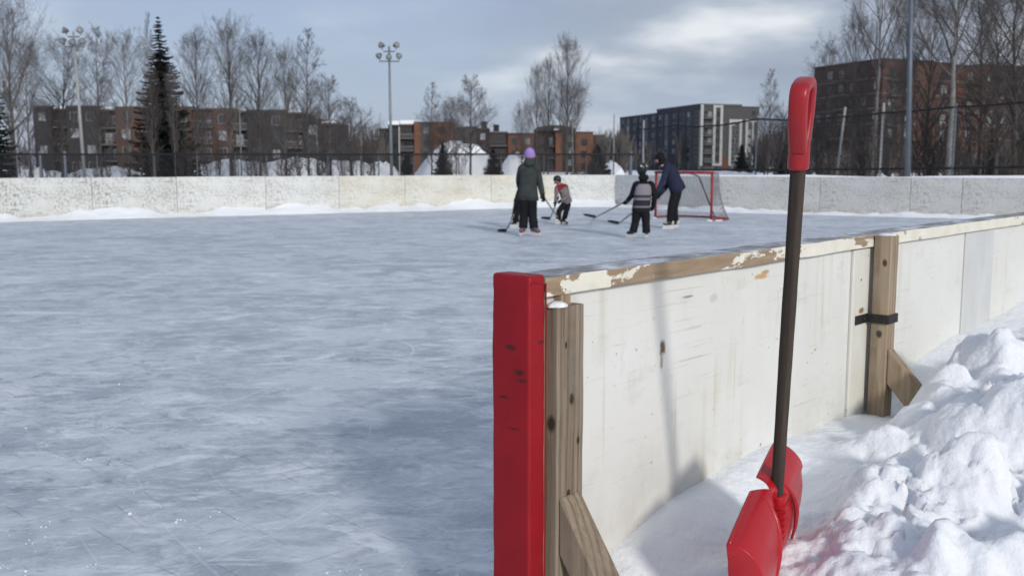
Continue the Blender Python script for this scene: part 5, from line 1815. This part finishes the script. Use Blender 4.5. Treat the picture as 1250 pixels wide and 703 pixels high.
# left block: charcoal and brick, four storeys
def block_left():
    Y = 175.0
    root = thing('apartment_building', 'long four-storey apartment block in charcoal and red brick behind the spruce', 'building', (X(44, 203, Y), Y, 0))
    f = Facade(root, (X(44, 203, Y), Y), (X(414, 203, Y), Y))
    xx = lambda px: X(px, 203, Y) - X(44, 203, Y)
    zz = lambda py: at(100, py, Y).z
    segs = [(44, 66, 131, 'clad_charcoal', 0, 'w'), (66, 84, 134, 'clad_brown', 1.6, 'b'), (84, 123, 131, 'clad_charcoal', 0, 'w'), (123, 144, 135, 'clad_brown', 1.6, 'b'),
            (144, 192, 132, 'brick_red', 0, 'w'), (192, 236, 132, 'brick_red', 0, 'w'), (236, 262, 134, 'brick_red', .8, 'b'), (262, 285, 134, 'brick_red', 0, 'w'), (285, 303, 137, 'clad_brown', 1.6, 'b'),
            (303, 350, 136, 'clad_charcoal', 0, 'w'), (350, 371, 139, 'clad_brown', 1.6, 'b'), (371, 393, 147, 'clad_charcoal', 0.3, 'w'), (393, 413, 152, 'clad_charcoal', 1.0, 'b')]
    for (a, b, ty, mat, y, kind) in segs:
        x0, x1, h = xx(a), xx(b), zz(ty)
        f.wall(x0 + .005, x1 - .005, h, mat, y, 12 - y)
        f.cap(x0, x1, h, y, 12 - y, 'slab' if kind == 'b' else 'roofing', over=(.0 if y == 0 else .9), t=.28)
        if kind == 'b':
            s = MB(); n = 12
            for i in range(n + 1):
                t = i / n; zz_ = h + .3 + .5 * math.sin(math.pi * t) ** .5 * (.7 + .3 * noise1(t * 4, a))
                x = x0 + (x1 - x0) * t
                s.v += [(x, y - .85, h + .285), (x, y - .8, zz_), (x, y + 2.2, zz_), (x, y + 2.3, h + .285)]
            for i in range(n):
                for k in range(3):
                    q = i * 4 + k; s.f.append((q, q + 4, q + 5, q + 1)); s.mi.append(0)
            if a in (66, 123, 350, 393):
                f.put(s.build('roof_snow', MAT['snow_far'], root, True, fix=True))
        ns = 4 if h > 10.5 else 3
        fh = 2.9
        for s in range(ns):
            zc = h - 1.65 - s * fh
            if zc < .6: continue
            if kind == 'w':
                n = max(1, int((x1 - x0) / 2.7))
                for i in range(n):
                    g = 'glass_pale' if rb_.random() < .30 else 'glass_dark'
                    f.window(x0 + (x1 - x0) * (i + .5) / n, zc, 1.25, 1.45, y, g, 'frame_white' if rb_.random() < .45 else 'frame_dark')
            else:
                f.window((x0 + x1) / 2 - .45, zc - .25, 1.3, 1.9, y, 'glass_dark' if rb_.random() < .6 else 'glass_pale', 'frame_dark')
                if (x1 - x0) > 2.9: f.window((x0 + x1) / 2 + .75, zc, .55, 1.3, y, 'glass_dark', 'frame_white')
                if zc - 1.35 > .3:
                    f.balcony(x0 + .1, x1 - .1, zc - 1.3, y, 1.4 if y > 1 else 1.0, 'rail_white' if a in (350, 236, 285) and rb_.random() < .8 else 'rail_dark')
    return root
block_left()

def block_mid():
    Y = 240.0
    root = thing('apartment_building', 'low distant apartment block behind the snow mound, brown and orange brick', 'building', (X(462, 203, Y), Y, 0))
    f = Facade(root, (X(462, 203, Y), Y), (X(652, 203, Y), Y))
    xx = lambda px: X(px, 203, Y) - X(462, 203, Y)
    zz = lambda py: at(600, py, Y).z
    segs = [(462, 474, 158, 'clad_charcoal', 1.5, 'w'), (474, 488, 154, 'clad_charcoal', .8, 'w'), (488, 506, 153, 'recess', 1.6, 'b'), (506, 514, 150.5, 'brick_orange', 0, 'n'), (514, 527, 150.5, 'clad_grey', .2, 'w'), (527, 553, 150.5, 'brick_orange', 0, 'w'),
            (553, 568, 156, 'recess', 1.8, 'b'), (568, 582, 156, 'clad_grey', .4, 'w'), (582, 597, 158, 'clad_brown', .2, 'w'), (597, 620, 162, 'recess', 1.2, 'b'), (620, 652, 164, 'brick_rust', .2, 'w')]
    for (a, b, ty, mat, y, kind) in segs:
        x0, x1, h = xx(a), xx(b), zz(ty)
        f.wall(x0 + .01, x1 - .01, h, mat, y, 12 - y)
        f.cap(x0, x1, h, y, 12 - y, 'slab' if kind == 'b' else 'roofing', over=.0 if y < .1 else .5, t=.3)
        if a in (488, 474): f.cap(x0 + .1, x1 - .1, h + .32, y + .1, 6, 'snow_far', .35, 'roof_snow', .9)
        if a in (597, 582): f.put(MB().box(x0 + 1, x0 + 2.4, 3, 5, h + .31, h + 2.0).build('chimney', MAT['clad_brown'], root))
        for s in range(4):
            zc = h - 1.75 - s * 2.95
            if zc < 1: continue
            if kind == 'w':
                n = max(1, int((x1 - x0) / 2.9))
                for i in range(n): f.window(x0 + (x1 - x0) * (i + .5) / n, zc, 1.2, 1.5, y, 'glass_dark' if rb_.random() < .85 else 'glass_pale', 'frame_dark')
            elif kind == 'b':
                f.window((x0 + x1) / 2, zc - .2, 1.7, 1.9, y, 'glass_dark', 'frame_dark'); f.balcony(x0 + .15, x1 - .15, zc - 1.35, y, 1.5, 'rail_dark' if a != 488 else 'rail_white')
    f.put(MB().box(xx(487), xx(488.2), .0, 1.5, -.2, zz(155)).build('pillar', MAT['clad_white'], root))
    Y2 = 245
    root = thing('apartment_building', 'dark apartment block with orange brick strips and a curved roof, behind the white birch', 'building', (X(653, 203, Y2), Y2, 0))
    f = Facade(root, (X(653, 203, Y2), Y2), (X(740, 203, Y2), Y2))
    xx = lambda px: X(px, 203, Y2) - X(653, 203, Y2)
    zz = lambda py: at(700, py, Y2).z
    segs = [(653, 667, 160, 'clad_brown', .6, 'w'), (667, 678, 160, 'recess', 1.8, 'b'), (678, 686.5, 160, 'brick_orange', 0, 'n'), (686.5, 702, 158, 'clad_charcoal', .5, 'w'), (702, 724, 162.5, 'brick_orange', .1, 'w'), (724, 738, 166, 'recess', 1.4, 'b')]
    for (a, b, ty, mat, y, kind) in segs:
        x0, x1, h = xx(a), xx(b), zz(ty)
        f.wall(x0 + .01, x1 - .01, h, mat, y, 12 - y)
        if a >= 702: f.cap(x0, x1, h, y, 12 - y, 'roofing', over=.3, t=.3)
        for s in range(3):
            zc = h - 2.3 - s * 2.95
            if zc < 1: continue
            if kind == 'w':
                n = max(1, int((x1 - x0) / 3.0))
                for i in range(n): f.window(x0 + (x1 - x0) * (i + .5) / n, zc, 1.3, 1.5, y, 'glass_dark' if a != 686.5 else 'glass_pale', 'frame_dark')
            elif kind == 'b':
                f.window((x0 + x1) / 2, zc - .2, 1.4, 1.9, y, 'glass_pale' if s == 0 and a == 667 else 'glass_dark', 'frame_dark'); f.balcony(x0 + .1, x1 - .1, zc - 1.35, y, 1.4, 'rail_white' if a > 700 else 'rail_dark')
    m = MB(); n = 16
    xa, xb = xx(652), xx(703)
    for i in range(n + 1):
        t = i / n; x = xa + (xb - xa) * t; z = zz(160) + 1.0 * math.sin(math.pi * t) ** .6
        m.v += [(x, -1.0, zz(160) + .02), (x, -1.0, z + .35), (x, 11, z + .35), (x, 11, zz(160) + .02)]
    for i in range(n):
        for k in range(4):
            q = i * 4; m.f.append((q + k, q + 4 + k, q + 4 + (k + 1) % 4, q + (k + 1) % 4)); m.mi.append(0)
    m.f.append((0, 1, 2, 3)); m.mi.append(0); q = n * 4; m.f.append((q + 3, q + 2, q + 1, q)); m.mi.append(0)
    f.put(m.build('curved_roof', MAT['roofing'], root, False, fix=True))
    f.put(MB().box(xx(676), xx(682), -1.03, -.99, zz(159.5), zz(157)).build('sign_panel', MAT['clad_white'], root))
block_mid()

def block_tower():
    C0 = at(854, 203, 300); Lp = at(756, 203, 360); Rp = at(925, 203, 306)
    root = thing('apartment_building', 'seven-storey apartment tower, blue-black left face, white-framed grey right face', 'building', (C0.x, C0.y, 0))
    h = at(854, 128, 300).z
    f = Facade(root, (Lp.x, Lp.y), (C0.x, C0.y))
    # left face, stepping up near the corner
    L = f.L
    k1 = L * .50
    f.wall(0.0, k1, h - 1.2, 'clad_navy', 0, 14); f.wall(k1 + .01, L - .25, h, 'clad_navy', 0, 14)
    f.cap(0, k1, h - 1.2, 0, 14, 'slab', .15, t=.35); f.cap(k1, L - .25, h, 0, 14, 'slab', .15, t=.35)
    ncol = 12
    for c in range(ncol):
        xc = L * (c + .5) / ncol
        if c % 3 == 1:
            f.wall(xc - 1.3, xc + 1.3, h - 2.2, 'clad_slate', -.12, .11, .5, 'pilaster')
        for s in range(7):
            zc = h - 2.6 - s * 2.72
            if zc < 1.2: continue
            f.window(xc, zc, 1.7 if c % 3 != 0 else 1.1, 1.5, -.13 if c % 3 == 1 else 0, 'glass_dark' if rb_.random() < .75 else 'glass_pale', 'frame_white' if c % 2 else 'frame_dark')
    for c in (0, 2, 3, 5, 6, 8, 9, 11):
        xc = L * (c + 1.0) / ncol
        f.wall(xc - .22, xc + .22, h - 1.6, 'clad_slate', -.5, .48, .0, 'fin')
    g = Facade(root, (C0.x, C0.y), (Rp.x, Rp.y))
    W_ = g.L; px = lambda p: W_ * (p - 854) / 71.0
    g.wall(.0, W_, h - .6, 'clad_grey', .01, 13.0)
    g.cap(0, W_, h - .6, .01, 13.0, 'roofing', .1, t=.35)
    def strip(a, b, z0, z1, out=.35, mat='clad_white', name='white_panel'):
        return g.wall(px(a), px(b), z1, mat, -out, out + .0, z0, name)
    ht = h - .05
    strip(853.6, 856.6, 1.5, ht + .1); strip(868.5, 871.5, 1.5, ht); strip(877, 880, 1.5, ht); strip(871.6, 876.9, ht - .7, ht - .05, .3); strip(871.6, 876.9, 1.5, 2.2, .3)
    strip(888, 891, 1.5, h - 4.2); strip(900.5, 903.5, 1.5, h - 4.2); strip(891.1, 900.4, h - 5.0, h - 4.25, .32)
    strip(908, 910.8, 1.5, h - 4.2); strip(916, 918, 1.5, h - 4.2); strip(922, 924.9, 1.5, h - 4.2); strip(910.9, 921.9, h - 5, h - 4.25, .32)
    for s in range(7):
        zc = h - 2.8 - s * 2.62
        if zc < 1.0: continue
        g.balcony(px(857), px(868.2), zc - 1.2, -.02, 1.3, 'rail_white')
        for (p, w, gl) in ((860, 1.3, 'glass_dark'), (865, 1.2, 'glass_pale' if rb_.random() < .5 else 'glass_dark'), (874.2, 1.2, 'glass_dark')):
            g.window(px(p), zc, w, 1.6, -.0, gl, 'frame_dark')
        if s >= 1:
            for p in (893.5, 898, 913.4, 920):
                g.window(px(p), zc, .9, 1.5, 0, 'glass_dark' if rb_.random() < .8 else 'glass_pale', 'frame_white')
        elif s == 0:
            g.window(px(918), zc + .5, 1.3, 1.3, 0, 'glass_dark', 'frame_dark')
    strip(880.3, 887.5, .2, 4.2, .2, 'brick_rust', 'brick_panel')
block_tower()

def block_right():
    C0 = at(1073, 203, 200); Lp = at(990, 203, 219); _pd = Vector((C0.x - Lp.x, C0.y - Lp.y)).normalized(); Rp = Vector((C0.x - _pd.y * 57, C0.y + _pd.x * 57, 0))
    root = thing('apartment_building', 'large dark brown brick apartment block behind the bare trees at right', 'building', (C0.x, C0.y, 0))
    h = at(1073, 73, 200).z
    f = Facade(root, (Lp.x, Lp.y), (C0.x, C0.y))
    f.wall(0, f.L - .2, h, 'brick_dark', 0, 14)
    for s in range(7):
        f.wall(0, f.L - .2, h - 3.3 - s * 3.0, 'slab', -.06, .055, h - 3.6 - s * 3.0, 'floor_band'); f.cap(0, f.L - .2, h, 0, 14, 'roofing', .2)
    for c in range(6):
        for s in range(7):
            zc = h - 1.9 - s * 3.0
            if c == 2: f.balcony(f.L * .34, f.L * .49, zc - 1.2, 0, 1.3, 'rail_dark')
            f.window(f.L * (c + .5) / 6, zc, 1.5, 1.6, 0, 'glass_dark' if rb_.random() < .5 else 'glass_pale', 'frame_dark')
    g = Facade(root, (C0.x, C0.y), (Rp.x, Rp.y))
    cols = [('brick_dark', 0, .16), ('brick_dark', .16, .34), ('brick_rust', .34, .48), ('brick_dark', .48, .72), ('brick_rust', .72, .82), ('brick_dark', .82, 1.0)]
    for k, (mt, a, b) in enumerate(cols):
        y = (.0, .5)[k % 2]
        hh = h - (.0, .2, .5)[k % 3]
        g.wall(g.L * a + .01, g.L * b - .01, hh, mt, y, 14); g.cap(g.L * a, g.L * b, hh, y, 14, 'roofing', .2)
        for s in range(7):
            g.wall(g.L * a + .01, g.L * b - .01, h - 3.5 - s * 3.0, 'slab', y - .06, .055, h - 3.75 - s * 3.0, 'floor_band')
        n = max(1, int(g.L * (b - a) / 4.2))
        for i in range(n):
            xc = g.L * (a + (b - a) * (i + .5) / n)
            for s in range(7):
                zc = h - 2.4 - s * 3.0
                if zc < 6: continue
                g.window(xc, zc, 1.4, 1.6, y, 'glass_pale' if rb_.random() < .5 else 'glass_dark', 'frame_dark' if rb_.random() < .4 else 'frame_white')
    for (a, b) in ((.02, .075), (.40, .46), (.64, .70)):
        for s in range(6):
            g.balcony(g.L * a, g.L * b, h - 4.0 - s * 3.0, .0, 1.4, 'rail_dark')
block_right()

# ------------------------------------------------------------------ daylight
SUN_EL = 21.0
SD = Vector((.37, -.93, 0)).normalized() * math.cos(rad(SUN_EL)) + Vector((0, 0, math.sin(rad(SUN_EL))))
sl = bpy.data.lights.new('sun', 'SUN'); sl.energy = 2.35; sl.angle = rad(6.5); sl.color = (1.0, .96, .915)
so = link('sun', sl); so.rotation_euler = SD.to_track_quat('Z', 'Y').to_euler()
w = bpy.data.worlds.new('World'); scene.world = w; w.use_nodes = True
nt = w.node_tree
bg = nt.nodes['Background']
sky = nt.nodes.new('ShaderNodeTexSky'); sky.sky_type = 'NISHITA'; sky.sun_disc = False
sky.sun_elevation = rad(SUN_EL); sky.sun_rotation = math.atan2(SD.x, SD.y)
sky.air_density = 1.0; sky.dust_density = 1.5; sky.ozone_density = 1.5
tcn = nt.nodes.new('ShaderNodeTexCoord')
sep = nt.nodes.new('ShaderNodeSeparateXYZ'); nt.links.new(tcn.outputs['Generated'], sep.inputs[0])
def wm(op, a, b=0.0, clamp=False):
    n = nt.nodes.new('ShaderNodeMath'); n.operation = op; n.use_clamp = clamp
    for s, v in ((n.inputs[0], a), (n.inputs[1], b)):
        if isinstance(v, bpy.types.NodeSocket): nt.links.new(v, s)
        else: s.default_value = v
    return n.outputs[0]
def wramp(f, stops):
    n = nt.nodes.new('ShaderNodeValToRGB'); el = n.color_ramp.elements
    while len(el) > 1: el.remove(el[-1])
    for i, (p, c) in enumerate(stops):
        e = el[0] if i == 0 else el.new(p)
        e.position = p; c = c if hasattr(c, '__len__') else (c, c, c); e.color = (*c, 1)
    nt.links.new(f, n.inputs[0]); return n.outputs[0]
def wnoise(v, scale, detail, rough, dist=0.0):
    n = nt.nodes.new('ShaderNodeTexNoise'); nt.links.new(v, n.inputs['Vector'])
    n.inputs['Scale'].default_value = scale; n.inputs['Detail'].default_value = detail; n.inputs['Roughness'].default_value = rough; n.inputs['Distortion'].default_value = dist
    return n.outputs['Fac']
def wmix(f, a, b, mode='MIX'):
    n = nt.nodes.new('ShaderNodeMix'); n.data_type = 'RGBA'; n.blend_type = mode
    for s, v in ((n.inputs[0], f), (n.inputs[6], a), (n.inputs[7], b)):
        if isinstance(v, bpy.types.NodeSocket): nt.links.new(v, s)
        else: s.default_value = v if not hasattr(v, '__len__') else (*v, 1)
    return n.outputs[2]
# a cloud layer seen in perspective: the direction projected on a plane overhead
zc = wm('ADD', wm('MAXIMUM', sep.outputs['Z'], 0.0), 0.22)
cmb = nt.nodes.new('ShaderNodeCombineXYZ')
nt.links.new(wm('DIVIDE', sep.outputs['X'], zc), cmb.inputs[0]); nt.links.new(wm('DIVIDE', sep.outputs['Y'], zc), cmb.inputs[1])
cof = nt.nodes.new('ShaderNodeVectorMath'); cof.operation = 'ADD'; nt.links.new(cmb.outputs[0], cof.inputs[0]); cof.inputs[1].default_value = (-.17, .26, 0)
cv = cof.outputs[0]
n1 = wnoise(cv, .9, 6, .52, .25)
n2 = wnoise(cv, 1.9, 4, .46, .1)
# thin veil everywhere; the broken cloud layer thickens to the right of the view (east)
east = wramp(wm('ADD', sep.outputs['X'], .5), [(.30, .0), (.62, .30), (.90, .42)])
cover = wm('ADD', wm('MULTIPLY', n1, .80), east)
cm = wramp(cover, [(.40, .0), (.72, .85), (.95, .95)])
lowfade = wramp(sep.outputs['Z'], [(.035, 0.0), (.095, 1.0)])
cm = wm('MULTIPLY', cm, wm('ADD', .35, wm('MULTIPLY', lowfade, .65)))
veil = nt.nodes.new('ShaderNodeVectorMath'); veil.operation = 'SCALE'; veil.inputs[0].default_value = (.365, .435, .61); veil.inputs[3].default_value = 10.0
cloudcol = wramp(wm('ADD', wm('MULTIPLY', n2, .65), wm('MULTIPLY', n1, .35)), [(.38, (.31, .36, .45)), (.49, (.375, .43, .515)), (.54, (.48, .53, .60)), (.62, (.78, .81, .835))])
cl = nt.nodes.new('ShaderNodeVectorMath'); cl.operation = 'SCALE'; nt.links.new(cloudcol, cl.inputs[0]); cl.inputs[3].default_value = 10.0
base = wmix(.72, sky.outputs[0], veil.outputs[0])
mx = wmix(cm, base, cl.outputs[0])
nt.links.new(mx, bg.inputs['Color'])
bg.inputs['Strength'].default_value = .108
scene.view_settings.view_transform = 'Standard'
scene.view_settings.look = 'None'
scene.view_settings.exposure = 0.0
scene.view_settings.gamma = 1.0
scene.view_settings.use_curve_mapping = False
scene.cycles.max_bounces = 6
scene.cycles.diffuse_bounces = 3
scene.cycles.use_denoising = True
